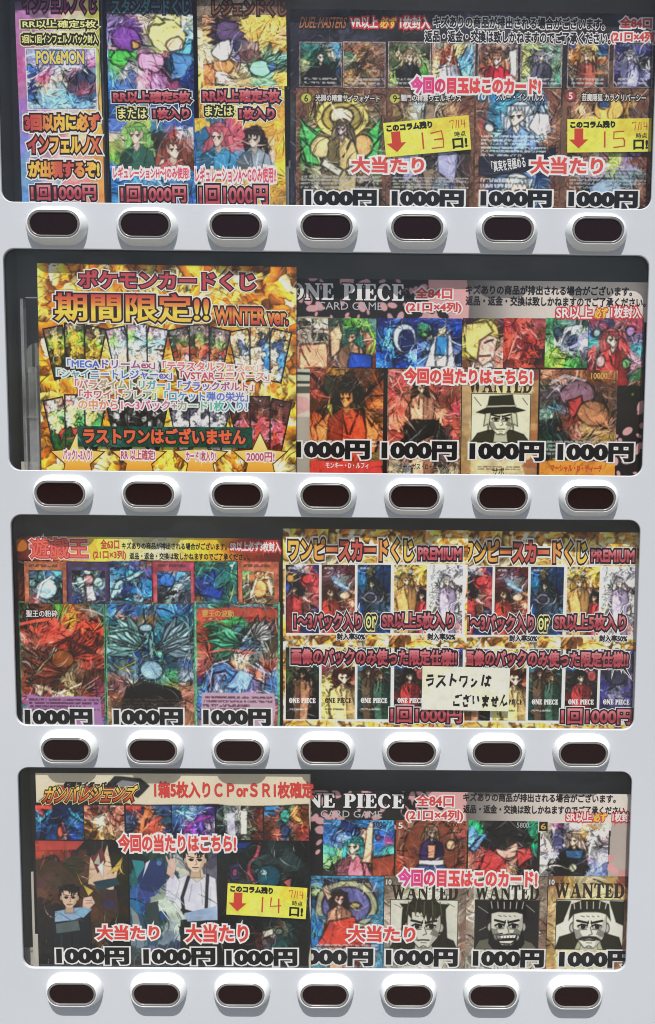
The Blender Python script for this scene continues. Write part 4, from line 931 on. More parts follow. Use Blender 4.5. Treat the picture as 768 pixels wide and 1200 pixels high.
portrait(Ep, (552, 461, 622, 519), 733, 'eec', 'B 332 1;P 332 552 519 560 508 574 504 600 504 614 509 622 519;H 587 490 19 eec 221 brim;L 332 .8 556 466 564 476;L 332 .8 612 466 618 474')
text(Ep, 'wanted_text', 'WANTED', (549, 440, 624, 460), 'wanted', 3, serif=True)
text(Ep, 'title_text', 'サボ', (577, 548, 591, 557), 'dark', 3)
Ep.pic('card_picture', (632, 434, 722, 584), 'c86 b75 a63 742 853/554 a99 999 644 643/656 bab 867 433 865/443 989 b55 543 543/8a9 754 a43 975 643/233 c65 a76 b96 865/243 344 554 a74 a84/354 233 443 b96 753/233 222 332 333 443/222 443 432 333 222/d94 e95 e95 e95 e94/e95 e95 e95 e95 e95', 734, lev=1.6, ops='E 676 462 20 16 867;L baa 4 644 450 660 440 684 446;L bab 3 640 466 654 452;P b44 664 470 680 464 684 480 668 492;L 7bd 3 642 476 654 480;E 694 484 18 15 a75;R 632 540 722 584 d8903c;+T bbb 640 516 716 534 4', amp=.28, ink=.6)
text(Ep, 'title_text', 'マーシャル・D・ティーチ', (645, 545, 706, 553), 'redl', 3); text(Ep, 'small_text', '10000', (693, 437, 712, 444), 'amber', 3)
def petal_text(Q, pts):
    (lx0, ly0, lx1, ly1), (cx0, cy0, cx1, cy1), n0, n1, q1, q2, n2, n3, s1, s2, s3 = pts
    text(Q, 'logo_text', 'ONE PIECE', (lx0, ly0, lx1, ly1), 'logow', 3, serif=True); text(Q, 'logo_text', 'CARD GAME', (cx0, cy0, cx1, cy1), 'grey', 3)
    text(Q, 'count_text', '全84口', q1, 'redw'); text(Q, 'count_text', '(21口×4列)', q2, 'redw')
    text(Q, 'notice_text', 'キズありの商品が排出される場合がございます。', n2, 'nbp'); text(Q, 'notice_text', '返品・返金・交換は致しかねますのでご了承ください。', n3, 'nbp')
    text(Q, 'headline_text', 'SR以上', s1, 'wred'); text(Q, 'headline_text', '必ず', s2, 'yred'); text(Q, 'headline_text', '1枚封入', s3, 'wred')
petal_text(Ep, ((339, 332, 474, 352), (373, 354, 448, 363), 0, 0, (487, 337, 530, 350), (476, 354, 541, 367), (546, 335, 741, 346), (546, 348, 757, 359), (652, 359, 694, 374), (697, 361, 712, 373), (716, 359, 752, 373)))
text(Ep, 'banner_text', '今回の当たりはこちら!', (474, 432, 624, 450), 'hitd', 6)
for x0, x1, y in ((347, 433, 516), (448, 535, 517), (551, 637, 518), (654, 742, 519)): text(Ep, 'price_text', '1000円', (x0, y, x1, y + 22), 'price', 5)

# ------------------------------------------------------------------ third window
Gp = Sheet('lottery_poster', 'brown red poster of three large dragon and fire cards under a yellow header', 'poster', [(20, 628.5), (329.5, 631), (329, 877), (25, 874)], 17)
Gp.paper('421 621 421 522 532 322/421 421 532 422 421 432/321 421 422 532 322 421/421 521 421 422 431 321', 81, 'G 20 626 330 657 6a2c1c b8501e f0b83c f8d850 faf0a0 faf6d0 f8d848 f0b030 a0401c 7a3020;+e 28 640 9 7 b86a1e;+e 300 640 14 8 8a3c1c', amp=.35, ink=.35, hi=.35)
GP = [((29, 658, 78, 708), 'b64 c74 c75 c74 b64/c75 c85 c75 c85 b64', 'B b64 1.5', (34, 668, 74, 708), '345 6aa 357 59a/9cc 577 bdd 357/567 9bb 246 8bb/a55 678 acc 245', 'E 55 690 13 12 9bc;L dee 3 44 700 48 684 60 676;L 255 2 62 672 70 688'),
      ((79, 658, 128, 708), '436 447 436 447 436/447 437 447 437 436', 'B 325 1.5', (84, 668, 124, 708), '112 57a 8aa 224/9bb 844 bcc 479/457 ddd 8ab 236/236 bcc 357 124', 'E 94 682 6 6 9bb;E 104 679 6 6 b88;E 115 682 6 6 9bb;P ccd 100 686 110 686 114 704 102 706'),
      ((129, 658, 178, 708), '236 37a 348 643/48a 39b 6bc 447/69b 247 9cd 268/7ab 236 269 37a/456 48a 9bc 855', 'l 9cd 6 132 700 138 684 154 678 166 670', None, '', ''),
      ((179, 658, 228, 708), 'b45 c56 b46 c57 b46/c56 c46 c56 b45 c56', 'B a34 1.5', (184, 669, 224, 708), '247 46a 59c 79a/236 57a bdd 468/334 8aa 99a 356/112 566 9ab 234', 'E 196 680 9 8 36a;L ccd 2 204 700 212 684 222 676;L 112 3 190 700 206 694'),
      ((229, 658, 278, 708), '265 376 265 278/277 249 266 5a8/348 25a 377 276/249 8b6 256 aa5/975 357 286 367', 'P 249 232 696 246 684 258 692 266 684 258 702;L 5ac 2 238 672 252 680 264 668;e 272 663 2.5 2.5 dee', None, '', ''),
      ((279, 658, 327, 708), 'c64 d75 c65 d74 c64/d75 c64 d75 c74 c64', 'B b54 1.5', (284, 669, 322, 708), '585 a53 fd9 742/ded b63 d95 fda/797 fec 853 cb7/532 875 eda 642', 'E 304 690 9 11 c85;L fec 3 294 700 300 680;L dca 3 314 676 318 696')]
for i, (b, g, o, b2, g2, o2) in enumerate(GP):
    Gp.pic('card_picture', b, g, 810 + i, o + (';+T 432 %d 660 %d 666 1' % (b[0] + 5, b[2] - 10)), amp=.2, ink=.45 if b2 is None else .1)
    if b2: Gp.pic('card_picture', b2, g2, 820 + i, 'B 654 1;' + o2, lev=2, amp=.25, ink=.6)
Gp.pic('card_picture', (24, 706, 124, 876), '321 532 6a4 a63 543 355/321 432 c54 b83 843 632/b54 a43 e54 c43 e53 d43/d76 954 d54 832 b43 532/b87 a65 b54 954 643 943/754 b97 dc9 543 b65 a43/854 edb 865 764 643 532/632 eca 532 986 532 734/a58 b54 dba fe9 a53 845/97b 532 fec fd9 643 c79/86a 97a a7b a7b a7b 97b/658 c8c b8c b8c b8c 86a/547 b8b b7b a7b b8b 658', 830, 'W 78 790 165 52 5 843;W 84 770 285 44 5 a43;L e54 5 28 732 56 726 84 742 100 728;L fb5 2 70 728 78 712 84 706;L 421 4 60 760 80 748 110 764;E 74 772 13 11 742;l dc9 4 40 790 60 770 66 756;L f95 2 110 740 120 728;L eca 3 46 804 70 812 96 800;L 521 3 30 780 50 800 80 806;B 486 1.6;+R 31 815 118 876 a878ac .3;+T 423 33 818 116 834 4', amp=.28, ink=.55)
Gp.pic('card_picture', (125, 706, 229, 876), '36a 347 257 456 37a 247/479 854 863 753 378 145/267 8ab 489 59a 7ab 369/8ab 345 27a 256 489 9bc/357 9bb 249 6a9 245 8ab/356 578 247 8bb 356 469/754 79a 356 7ba 5a7 9ab/644 bba cb4 6a9 9a5 754/854 8aa 79a 577 8ab 965/865 234 112 112 234 754/864 111 111 111 112 964/a86 543 222 333 a86 b97/a86 b97 b97 b97 b96 865', 831, 'W 170 760 170 56 6 8bb;W 186 760 300 52 6 9bc;l 7aa 4 130 740 150 738 172 746;l 9bb 3 128 748 150 756 168 760;l 7aa 4 226 732 206 744 192 752;l 9bb 3 228 746 208 758 194 764;l 8bb 6 178 792 180 770 176 750 168 736;E 172 735 8 5 9bc;E 178 786 14 11 8ab;L cb4 2 140 784 160 776;P 111 142 822 150 806 176 800 206 806 214 820 200 824 150 824;B 586 1.6;+T 432 132 818 220 834 4', amp=.28, ink=.6)
Gp.pic('card_picture', (229, 706, 328, 876), '467 587 557 567 579 466/a43 b43 a33 933 923 843/943 275 3a5 275 364 833/943 243 486 235 798 654/a54 122 5a7 468 aba 543/b54 354 687 ccb 788 865/c54 c65 a65 986 b65 a43/934 78b bbd c76 a65 468/549 9ad 48c a75 66a 47a/69c cde 59d 98c b9c 579/47b 9ad 5ae 57c dcd 845/558 7bd 48d 88c ccd 844/b9b c9b b9b b9b c9b 944/967 cab cab cab b9a 833/867 b9a b9a b9a a9a 733', 832, 'R 233 713 324 724 943 .2;W 284 756 150 46 5 497;W 296 750 280 34 5 bbb;L 4a6 3 240 736 260 728 284 730;L 597 3 246 746 264 740 282 744;l ccc 5 284 752 294 738 300 730;l 58c 8 238 806 248 786 266 780 276 790;L cdf 2 240 792 252 778 268 774;L d65 2.5 234 766 262 762 300 764;l dde 4 308 806 310 786 300 776;P 8ad 262 806 282 784 298 790 290 810;B 597 2;+R 236 812 322 876 c0a0b4 .3;+T 423 238 815 320 834 4', amp=.28, ink=.55)
text(Gp, 'title_text', '聖王の粉砕', (31, 715, 68, 723), 'whiteb', 3); text(Gp, 'title_text', '霊王の波動', (237, 715, 274, 723), 'amber', 3)
text(Gp, 'headline_text', '遊戯王', (36, 631, 103, 654), 'fist')
text(Gp, 'count_text', '全63口', (118, 632, 140, 643), 'redl'); text(Gp, 'count_text', '(21口×3列)', (109, 645, 148, 656), 'redl')
text(Gp, 'notice_text', 'キズありの商品が排出される場合がございます。', (143, 636, 266, 644), 'nbl'); text(Gp, 'notice_text', '返品・返金・交換は致しかねますのでご了承ください。', (152, 648, 293, 656), 'nbl')
text(Gp, 'headline_text', 'SR以上必ず3枚封入', (270, 635, 329, 646), 'wred')
for x0, x1 in ((30, 108), (134, 214), (239, 317)): text(Gp, 'price_text', '1000円', (x0, 830.5, x1, 850.5), 'price', 5)

Hp = Sheet('lottery_poster', 'gold poster of ten card packs, its right edge overlapping its twin, middle of third window', 'poster', [(331, 619.5), (546.5, 621.5), (547.5, 877), (332.5, 875)], 14, 'gold premium posters')
Hp.paper('ca4 db5/ca4 da4', 91, 'V 8 fff2cc f8e2a0 ecb44c e0a040 f6d888 b87428 805020 f0c058 d49038 985c22 fae8bc 643c18 e8a844 f2c860;R 333 659 545 743 e4dfd4;R 333 757 545 845 e4dfd4', amp=.15, ink=.3, hi=.35, line=10, brush=.2, shard=0)
UP = [('225 446 844 336/ca6 234 c44 a34/348 222 ca8 b55/559 dba ca9 844/346 a65 b76 546/225 236 235 225/235 236 236 225', 'F 345 690 5 222 eca b44;E 362 678 8 6 c44;E 340 678 5 5 da5'), ('533 645 634 522/744 778 899 755/533 644 78a c97/a43 c65 ea8 c75/b54 ca7 da8 b54/622 633 622 522/633 633 622 522', 'F 388 694 6 521 db9 b43;L 8ac 4 392 682 408 690;E 404 698 7 5 eb9'), ('247 a95 358 135/257 b99 345 134/368 556 89a 124/236 dcc 222 456/147 69a 345 58a/147 158 147 136/147 147 147 136', 'F 436 684 5 244 dca 345;E 434 700 9 7 99a;E 434 700 5 4 334'), ('dc7 ec6 db5 ca4/eda 985 ca6 eb5/da6 ecb ea8 643/ca8 fda 864 b44/ec6 b65 da7 c54/db5 ec6 dc6 db5/ec6 ec7 ec6 ec6', 'F 494 698 5 222 fca b44;F 476 680 6 eb5 fdb da6'), ('eee fff eef 99b/def eee dde eee/eee ccc b88 eef/efe a9c 878 eee/dc8 aab 88c ddd/eee ddd 55a eee/eee eee eee daa', 'F 524 682 5 ddd edc a9b;L aab 2 508 700 520 712 536 704')]
LO = [('222 343 333 222/343 754 443 233/453 ca8 b86 343/222 a65 964 222/111 433 433 111/111 222 222 111/222 533 433 111', 'E 355 800 12 9 ca8;F 354 790 5 222 ca8 b86', 'e8e4e0'), ('ec7 ec7 ec7 ec7/744 623 532 ec8/734 fdb eca 532/ed8 fdb fec 632/ed7 ed8 eca ed8/ed7 eb6 ec6 ed7/ed7 ec8 db7 dc7', 'F 402 793 9 421 fdb ec8', '2a2220'), ('155 255 255 144/356 456 556 255/555 a98 876 354/465 986 785 244/155 796 7a8 155/155 266 266 155/155 588 488 155', 'F 432 787 5 543 ca9 654;F 446 792 5 864 db9 465', 'e8e4e0'), ('222 333 322 222/36a 545 c77 333/333 ecb 844 222/222 b76 643 222/111 775 765 111/111 222 222 111/111 444 333 111', 'F 480 792 6 222 edb b44;E 493 790 6 7 a55', 'e8e4e0'), ('335 99b bbc 336/334 667 99a 446/445 223 556 87a/336 445 88a 447/336 88a 99b 336/336 446 447 336/336 557 447 336', 'E 522 790 13 10 334;L ccd 2 512 784 522 778 534 788', 'e8e4e0')]
XS = [(335, 374), (377, 416), (419, 458), (462, 500), (503, 542)]
for i, (x0, x1) in enumerate(XS):
    g, o = UP[i]; Hp.pic('pack_picture', (x0, 662, x1, 742), g, 910 + i, o + ';e %f 670 2.2 2.2 eee;+T ccc %d 664 %d 668 1' % ((x0 + x1) / 2, x0 + 3, x0 + 15), amp=.25, ink=.5)
    g, o, c = LO[i]; Hp.pic('pack_picture', (x0, 759, x1, 843), g, 920 + i, o + ';+T %s %d 830 %d 833 1' % (c, x0 + 4, x1 - 12), amp=.25, ink=.45)
    text(Hp, 'logo_text', 'ONE PIECE', (x0 + 4, 818, x1 - 4, 824), 'white' if c != '2a2220' else 'dark', 3, serif=True)
text(Hp, 'headline_text', 'ワンピースカードくじ', (338, 632, 485, 657), 'flamer')
text(Hp, 'headline_text', 'PREMIUM', (490, 642, 541, 656), 'crim')
text(Hp, 'offer_text', '1〜3パック入り', (345, 719, 424, 737), 'crim'); text(Hp, 'offer_text', 'or', (429, 722, 441, 736), 'yel'); text(Hp, 'offer_text', 'SR以上5枚入り', (448, 718, 532, 736), 'crim')
text(Hp, 'small_text', '封入率50%', (395, 742, 428, 750), 'nb'); text(Hp, 'small_text', '封入率50%', (501, 742, 534, 750), 'nb')
text(Hp, 'offer_text', '画像のパックのみ使った限定仕様!!', (342, 761, 536, 779), 'crim')
text(Hp, 'price_text', '1回1000円', (458, 829, 541, 847), 'crim')

# ------------------------------------------------------------------ bottom window
Ip = Sheet('lottery_poster', 'dark poster under a cream header showing a man in white shirt and braces', 'poster', [(41, 906.5), (366.5, 906.5), (362, 1160), (50, 1158)], 7)
Ip.paper('222 222/222 222', 101, 'R 0 900 400 941 e6dcc0;R 40 941 400 1170 15161a;R 362.5 900 400 1170 d8ccb4;P 26262c 122 926 138 911 168 912 179 920 164 934 150 930;p 8a8c94 128 926 146 915 166 916 150 924;P b4402a 50 939 74 922 160 924 150 940', amp=.04, ink=.04, hi=.02)
HP = [((42, 944, 98, 984), 'a33 138 246 48a 257/37a 124 123 135 48b/247 258 a56 135 249/123 247 caa 137 135', 'E 70 938 24 20 124;l 4ac 5 42 966 52 958 60 950;l 4ac 5 97 962 88 956 82 948;E 70 975 4 7 c65;R 42 944 62 949 c0453c'), ((99, 944, 146, 984), '522 855 c87 844/743 ddb b76 a65/852 cb8 754 c98/321 863 b95 643', 'e 114 963 6 6 ffd;S 114 963 7 eb8 .35'), ((148, 944, 201, 984), 'a43 347 d85 357 346/457 c64 e96 567 356/123 d64 a43 d75 236/234 a43 e75 c54 235', 'L e85 5 164 980 168 962 172 950;L c54 5 180 982 178 964 188 958;R 148 944 166 949 c0453c'), ((202, 944, 252, 984), '357 59b 9bd 68c 325/358 a9c 58c 437 86a/236 69d 739 549 a9b/134 8ac 538 b8b 458', 'L 737 4 212 978 226 964 246 956;L 9cd 3 208 950 226 960'), ((254, 944, 308, 984), '123 899 bbb 333 522/233 9a9 ded 444 843/122 ccc 666 775 632/122 abb 444 897 521', 'R 266 952 276 982 aab;R 282 950 290 978 ccb'), ((310, 944, 362, 985), '48b a43 5a8 c85 742/743 c54 3a8 d95 853/532 854 357 a65 943/421 a54 469 864 733', 'E 334 956 6 8 4a9;E 334 974 5 7 346;P 37a 310 944 330 944 322 950 310 952')]
for i, (b, g, o) in enumerate(HP): Ip.pic('card_picture', b, g, 1010 + i, o, amp=.28, ink=.5)
Ip.pic('card_picture', (44, 986, 151, 1158), 'b43 832 322 222 222 111/432 322 332 532 532 221/533 432 332 643 543 221/643 532 322 532 542 222/322 222 321 532 432 321/222 222 321 432 432 221/222 222 322 432 322 111/222 222 222 222 222 111/111 222 222 111 222 111/111 111 222 111 111 111', 1020,
       'q c0453c 47 986 102 986 92 996 47 998;q 432 54 1012 64 1006 136 1062 140 1076 128 1076;q eca 104 1036 108 1004 118 1022 128 990 134 1024 142 1010 134 1044;q 733 110 1006 122 992 126 1010 116 1024;q bba 112 1012 118 1000 120 1014;q eee 116 1016 124 1008 122 1030;q db5 128 1024 146 1004 140 1020;q db5 90 1020 96 1036 110 1044 104 1050;q 245 110 1034 138 1028 142 1036 116 1044;q 433 118 1044 138 1042 140 1072 122 1066;R 122 1056 136 1062 336 .3;'
       'q 1b2028 60 1074 72 1064 92 1062 106 1068 108 1096 104 1136 62 1136;q 9bd 64 1068 84 1064 104 1062 100 1074 86 1078 64 1080;q 566 65 1082 92 1078 94 1090 66 1094;q 8bd 88 1070 102 1058 108 1066 98 1076;q dba 98 1052 108 1050 112 1058 104 1066 97 1062;L 866 .8 101 1055 108 1055;L 866 .8 101 1058 109 1058;L 5a86ac 1.2 70 1070 84 1078;L 7ab0d0 1 88 1068 98 1072;L 0e1014 1.5 84 1094 86 1132;L 2c323c 2 72 1096 70 1130;H 82 1051 12.5 e8c4a4 18151a swept', amp=.14, ink=.22, hi=.1, brush=.2, wob=.4, q=2.2)
Ip.pic('card_picture', (153, 986, 255, 1158), '122 243 243 333 778 555/122 133 356 9aa 655 445/266 266 245 ccb 555 667/36a 348 9a9 ddc 556 333/27a 248 cdc ded 445 223/357 244 abb cdc 234 122/789 356 789 abb 223 111/455 668 345 346 222 111/333 444 333 222 222 111/222 222 222 222 222 111', 1021,
       'q 2a8a92 156 1008 170 1010 174 1030 162 1034;q 236 162 1030 176 1008 194 1010 196 1034 180 1046 166 1042;q dde 172 1012 178 1008 168 1030;e 188 1012 3 3 47a;q 899 153 1062 162 1072 168 1096 158 1100;q 344 170 1060 186 1056 188 1090 176 1096;'
       'q dde 200 1036 218 1026 240 1024 254 1030 256 1078 220 1080 212 1066 204 1056 196 1054;q dde 196 1034 204 1022 212 1034 206 1054 194 1050;q dba 196 1024 199 1008 206 1006 208 1016 204 1030;L dba 2 199 1012 196 1004;L dba 2 202 1010 201 1001;L dba 2 205 1010 206 1003;L dba 2 207 1014 211 1009;q 222 212 1078 256 1076 256 1158 210 1158;l 2a2c34 3 222 1028 214 1052 216 1070;l 2a2c34 3 244 1026 242 1070;l 2a2c34 3 214 1066 232 1072 254 1074;q dca 226 1018 238 1018 240 1028 232 1034 224 1028;'
       'L b4bcc4 1.2 226 1036 222 1056;L b4bcc4 1.2 236 1034 238 1060;L c4ccd4 2 248 1040 246 1064;L a4b0bc 1 206 1048 216 1060;p 9cb4d4 216 1070 254 1062 256 1078 220 1080;L b4bcc4 1.2 198 1044 208 1052;'
       'H 230 1007 14.5 ecccae 1c181c swept', amp=.1, ink=.16, hi=.08, brush=.18, wob=.3, q=2.2)
Ip.pic('card_picture', (257, 986, 361, 1158), '235 245 122 233 233 122/122 122 244 344 344 233/122 344 344 455 344 233/122 457 344 344 344 233/122 234 233 344 344 233/112 122 122 233 233 122/112 122 533 766 344 122/111 122 433 656 244 122/111 122 233 343 233 111/111 111 122 122 111 111', 1022,
       'P 248 257 986 300 986 290 994 257 996;l c0566a 6 297 1034 292 1022 294 1012 304 1002 306 990;E 316 1028 15 14 256;e 310 1022 5 3 9bb;P 335 268 1014 280 1012 282 1032 270 1034;e 275 1024 3 5 a57;P b66 332 1034 344 1030 342 1044;P ddc 306 1092 320 1088 320 1096 308 1100;L 975 1.5 322 1090 330 1086;L 698 1.5 330 1096 346 1088;E 326 1093 5 4 676', amp=.2, ink=.35, hi=.2, brush=.3, q=1.9)
text(Ip, 'logo_text', 'ガンバレジェンズ', (52, 921, 160, 940), 'hero', 5, shear=.3, rot=-1); text(Ip, 'logo_text', '仮面ライダーバトル', (75, 916, 139, 923), 'blackb', 5, shear=.2)
text(Ip, 'headline_text', '1箱5枚入りＣＰorＳＲ1枚確定', (181, 916, 368, 935), 'red', 4)
text(Ip, 'banner_text', '今回の当たりはこちら!', (139, 978, 277, 998), 'hitd', 6)
text(Ip, 'prize_text', '大当たり', (114, 1084, 187, 1101), 'hitd', 6); text(Ip, 'prize_text', '大当たり', (218, 1083, 291, 1104), 'hitd', 6)
for x0, x1, y in ((67, 151, 1110), (169, 252, 1110.5), (266, 348, 1112)): text(Ip, 'price_text', '1000円', (x0, y, x1, y + 20), 'price', 5)

Jp = Sheet('lottery_poster', 'pink petal poster with three parchment wanted cards in a row, bottom window', 'poster', [(338, 926), (760, 931), (756, 1164), (344, 1160)], 16)
Jp.paper('222 222/222 222', 111, pirate(Jp, 927, 2) + ';R 330 962 380 1026 17141a;K 16 366 930 384 1000 d9a0a4;G 713 960 800 1026 b8aca4 d0c0b6 e0ccc4;K 5 713 1000 735 1022 e0a0a0', amp=.05, ink=.1, hi=.06)
JP = [((379, 961, 462, 1026), '369 59c 257 37b 69c 38a/37b 7ad 36a ea9 5bd 36c/47b 9be 7bd eb9 37c a47/5a8 bd7 fcb ea9 49b 5ba/8b7 cb6 ecb da8 5b8 a87/333 875 b78 d98 844 a66', 'P 236 402 962 420 966 414 976 396 970;F 414 992 10 3aa edb c78;P eb9 424 1010 430 970 434 962 438 966 436 1012;E 443 982 3 3 a47;P 843 436 1006 462 1000 462 1026 436 1026'), ((464, 962, 547, 1026), 'a54 b86 844 a65 b85 954/965 754 dba 643 ba6 a55/854 436 d97 436 da8 754/843 546 eb9 546 a65 954/b43 658 ddd 658 b65 843/c65 459 446 559 a54 944', 'B 953 1.5;E 505 1000 32 42 743;F 506 976 7 ca8 dba 436;P ea8 500 990 512 990 510 1006 502 1006;R 492 1008 520 1014 ddd;P 458 490 1014 522 1014 528 1026 486 1026;E 528 990 6 7 ca8'), ((549, 962, 630, 1026), '2a6 333 222 222 276 286/69c 222 222 222 233 396/7bd 222 a54 c87 233 2a7/c65 c43 dba ca8 c54 376/a76 c44 b65 eba c43 222/865 333 d97 ca8 222 222', 'P 222 566 990 580 962 612 964 624 986 600 984;E 594 994 14 14 da9;P 222 564 992 590 978 626 984 606 986 588 996;P b44 572 994 592 1008 590 1026 560 1026 566 1006;P b44 606 996 622 992 626 1004 608 1018;L 222 1 590 996 598 994;L 433 1 594 1006 602 1004;P 69c 550 996 566 976 570 980 556 1000'), ((633, 965, 713, 1027), 'cba 948 ccd dc8 ccc bba/ddc 345 ccd da6 ddd cbb/cbb 446 aac ecb bbb 99a/bbc 99a 59a 357 aaa bbc/ddc 222 222 222 bac 99b/ccc 222 cca 222 9ac 78b', 'F 672 984 8 dba fdb 222;P 357 662 996 684 996 682 1006 664 1006;E 672 1017 5 6 cca;P 446 646 974 658 972 660 990 648 992;L 778 1 694 976 708 990 698 1000')]
for i, (b, g, o) in enumerate(JP): Jp.pic('card_picture', b, g, 1110 + i, o, amp=.2, ink=.42)
Jp.pic('card_picture', (362, 1027, 449, 1160), '58a 347 557 447 37a/9a7 ba8 99a a97 568/258 764 ca7 878 48a/59b da9 eba a87 699/26a c76 ea8 c54 48b/48a b43 d75 b44 47a/26a c54 b43 a44 369/37b c65 c54 943 578/59a a65 c76 654 69a/778 99a 778 99a 569/347 557 446 557 346', 1120, 'B 48a 2.5;E 406 1062 36 30 aa8;E 406 1062 28 22 669;L 37a 3 364 1076 386 1076;L 37a 3 426 1076 447 1072;F 398 1054 8 321 eba ea8;P eba 384 1058 378 1040 384 1036 390 1052;P c43 386 1080 416 1076 428 1098 434 1110 370 1110 378 1096;L 943 1.5 392 1084 386 1108;L 943 1.5 410 1082 418 1108;E 416 1062 7 4 cb6;+T ccc 368 1106 444 1114 2', amp=.18, ink=.42)
GRY = '765 997 bb9 ccb ccb a98 765/987 ccb ddc ddc ddc ccb 876/ba9 ddc ddc eed ddc ccb 987/a98 ddc eed eed eed dcb 865/987 ccb eed eed ddc ccb 976/887 ccb eed ddc eed cba 865/aa9 ccb ddc eed ddc cca 987/886 ba9 ccb ddc ccb ba9 764'
for i, (x0, x1) in enumerate(((450, 546), (546, 640), (641, 737))):
    Jp.pic('wanted_card', (x0, 1027, x1, 1160), GRY if i < 2 else PARCH, 1130 + i, '', amp=.15, ink=.15, hi=.08)
    Jp.pic('cost_badge', (x0 + 1, 1029, x0 + 11, 1038), '654 654/654 654', 1140 + i, '', lev=2, ink=0, hi=0); text(Jp, 'cost_text', '10', (x0 + 3, 1030.5, x0 + 9, 1036.5), 'white', 3)
portrait(Jp, (457, 1054, 537, 1113), 1150, 'ddc', 'B 443 1;P 221 457 1113 462 1102 478 1096 516 1096 532 1102 537 1113;H 497 1084 26 ddc 221 long;L 776 .8 462 1060 470 1064;L 776 .8 524 1058 532 1062')
portrait(Jp, (556, 1054, 632, 1113), 1151, '222', 'B 443 1;P 665 556 1113 562 1102 580 1098 606 1098 624 1104 632 1113;H 594 1083 25 ddc 111 laugh;L 998 1 560 1062 572 1070;L 998 1 616 1060 626 1068;L 998 1 562 1090 570 1086')
portrait(Jp, (651, 1054, 731, 1113), 1152, 'eed', 'B 443 1;P 221 651 1113 656 1098 676 1092 706 1092 726 1098 731 1113;P bb9 674 1113 680 1098 702 1098 708 1113;H 691 1084 26 eed 221 tache;P 221 652 1056 668 1056 660 1080 652 1084;P 221 731 1056 714 1056 722 1080 731 1084')
for x0, x1, y in ((459, 537, 1037), (557, 632, 1037), (650, 732, 1035)): text(Jp, 'wanted_text', 'WANTED', (x0, y, x1, y + 17), 'wanted', 3, serif=True)
petal_text(Jp, ((341, 930, 474, 947), (376, 950, 448, 958), 0, 0, (488, 931, 532, 945), (476, 949, 543, 963), (543, 930, 722, 940), (543, 944, 736, 954), (664, 952, 694, 963), (696, 953, 711, 963), (718, 952, 745, 963)))
for t, b, st in (('5000', (437, 963, 452, 969), 'dark'), ('5', (467, 964, 472, 971), 'white'), ('6000', (522, 964, 537, 969), 'dark'), ('5800', (606, 964, 620, 970), 'grey'), ('7000', (690, 967, 704, 973), 'amber'), ('8000', (418, 1029, 432, 1035), 'dark')): text(Jp, 'small_text', t, b, st, 3)
Jp.pic('cost_badge', (632, 963, 642, 974), '221 221/221 221', 1160, '', lev=2, ink=0, hi=0); text(Jp, 'cost_text', '6', (634, 965, 640, 972), 'amber', 3)
text(Jp, 'banner_text', '今回の目玉はこのカード!', (467, 1019, 630, 1039), 'pink', 6)
text(Jp, 'prize_text', '大当たり', (408, 1085, 487, 1104), 'hitd', 6)
for x0, x1, y in ((347, 437, 1111.5), (453, 536, 1112), (555, 637, 1113), (656, 740, 1114)): text(Jp, 'price_text', '1000円', (x0, y, x1, y + 20.5), 'price', 5)

# ------------------------------------------------------------------ stickers and the handwritten note
DIG = {'1': [[(.0, 0), (.03, 1)]], '3': [[(0, .1), (.9, .0), (1, .45), (.25, .5)], [(.3, .5), (1, .5), (.98, .98), (0, 1)]], '5': [[(.95, 0), (.1, .04), (.08, .46), (.85, .42), (.98, .6), (.95, .92), (.05, 1)]],
       '4': [[(.1, 0), (.05, .58), (1, .5)], [(.75, .05), (.8, 1)]], '7': [[(0, .2), (.05, .05), (.95, 0), (.6, 1)]], '/': [[(.9, 0), (.1, 1)]]}
def digits(t):
    L, x = [], 0
    for ch in t:
        w = {'1': .12, '/': .3}.get(ch, .75)
        for P in DIG[ch]: L.append([(x + a * w, b * 1.3) for a, b in P])
        x += w + (.28 if ch != '1' else .38)
    return L
def sticker(label, corners, d, num, seed):
    Q = Sheet('stock_sticker', label, 'sticker', corners, d, 'yellow stock stickers')
    Q.paper('ee5 ee5 ed4/ee5 ee6 ee5', seed, '', amp=.04, ink=.04, hi=.05)
    textuv(Q, 'notice_text', 'このコラム残り', (.035, .06, .57, .27), 'blackb')
    textuv(Q, 'arrow_print', '', (.02, .28, .25, .88), 'arrow', cu=lambda: poly_curve([[(.28, 0), (.74, 0), (.74, .55), (1, .55), (.5, 1), (0, .55), (.28, .55)]]))
    textuv(Q, 'number_print', '', (.44, .36, .69, .88), 'redpen', cu=lambda: strokes_curve(digits(num)))
    textuv(Q, 'date_print', '', (.77, .1, .96, .36), 'redpenl', cu=lambda: strokes_curve(digits('7/14')))
    textuv(Q, 'small_text', '時点', (.82, .44, .95, .6), 'black')
    textuv(Q, 'notice_text', '口!', (.79, .64, .96, .93), 'blackb')
sticker('yellow sticker with handwritten 13 and a red arrow, in the top window', [(449.5, 144), (549, 135.3), (552.5, 175), (452, 184.5)], 22, '13', 121)
sticker('yellow sticker with handwritten 15 and a red arrow, rightmost in top window', [(665, 139.5), (763.5, 139), (763, 177.5), (665, 179)], 22, '15', 122)
sticker('yellow sticker with handwritten 14 and a red arrow, in the bottom window', [(267, 1035), (360.5, 1040), (358.5, 1077), (265.5, 1071.5)], 5.2, '14', 123)

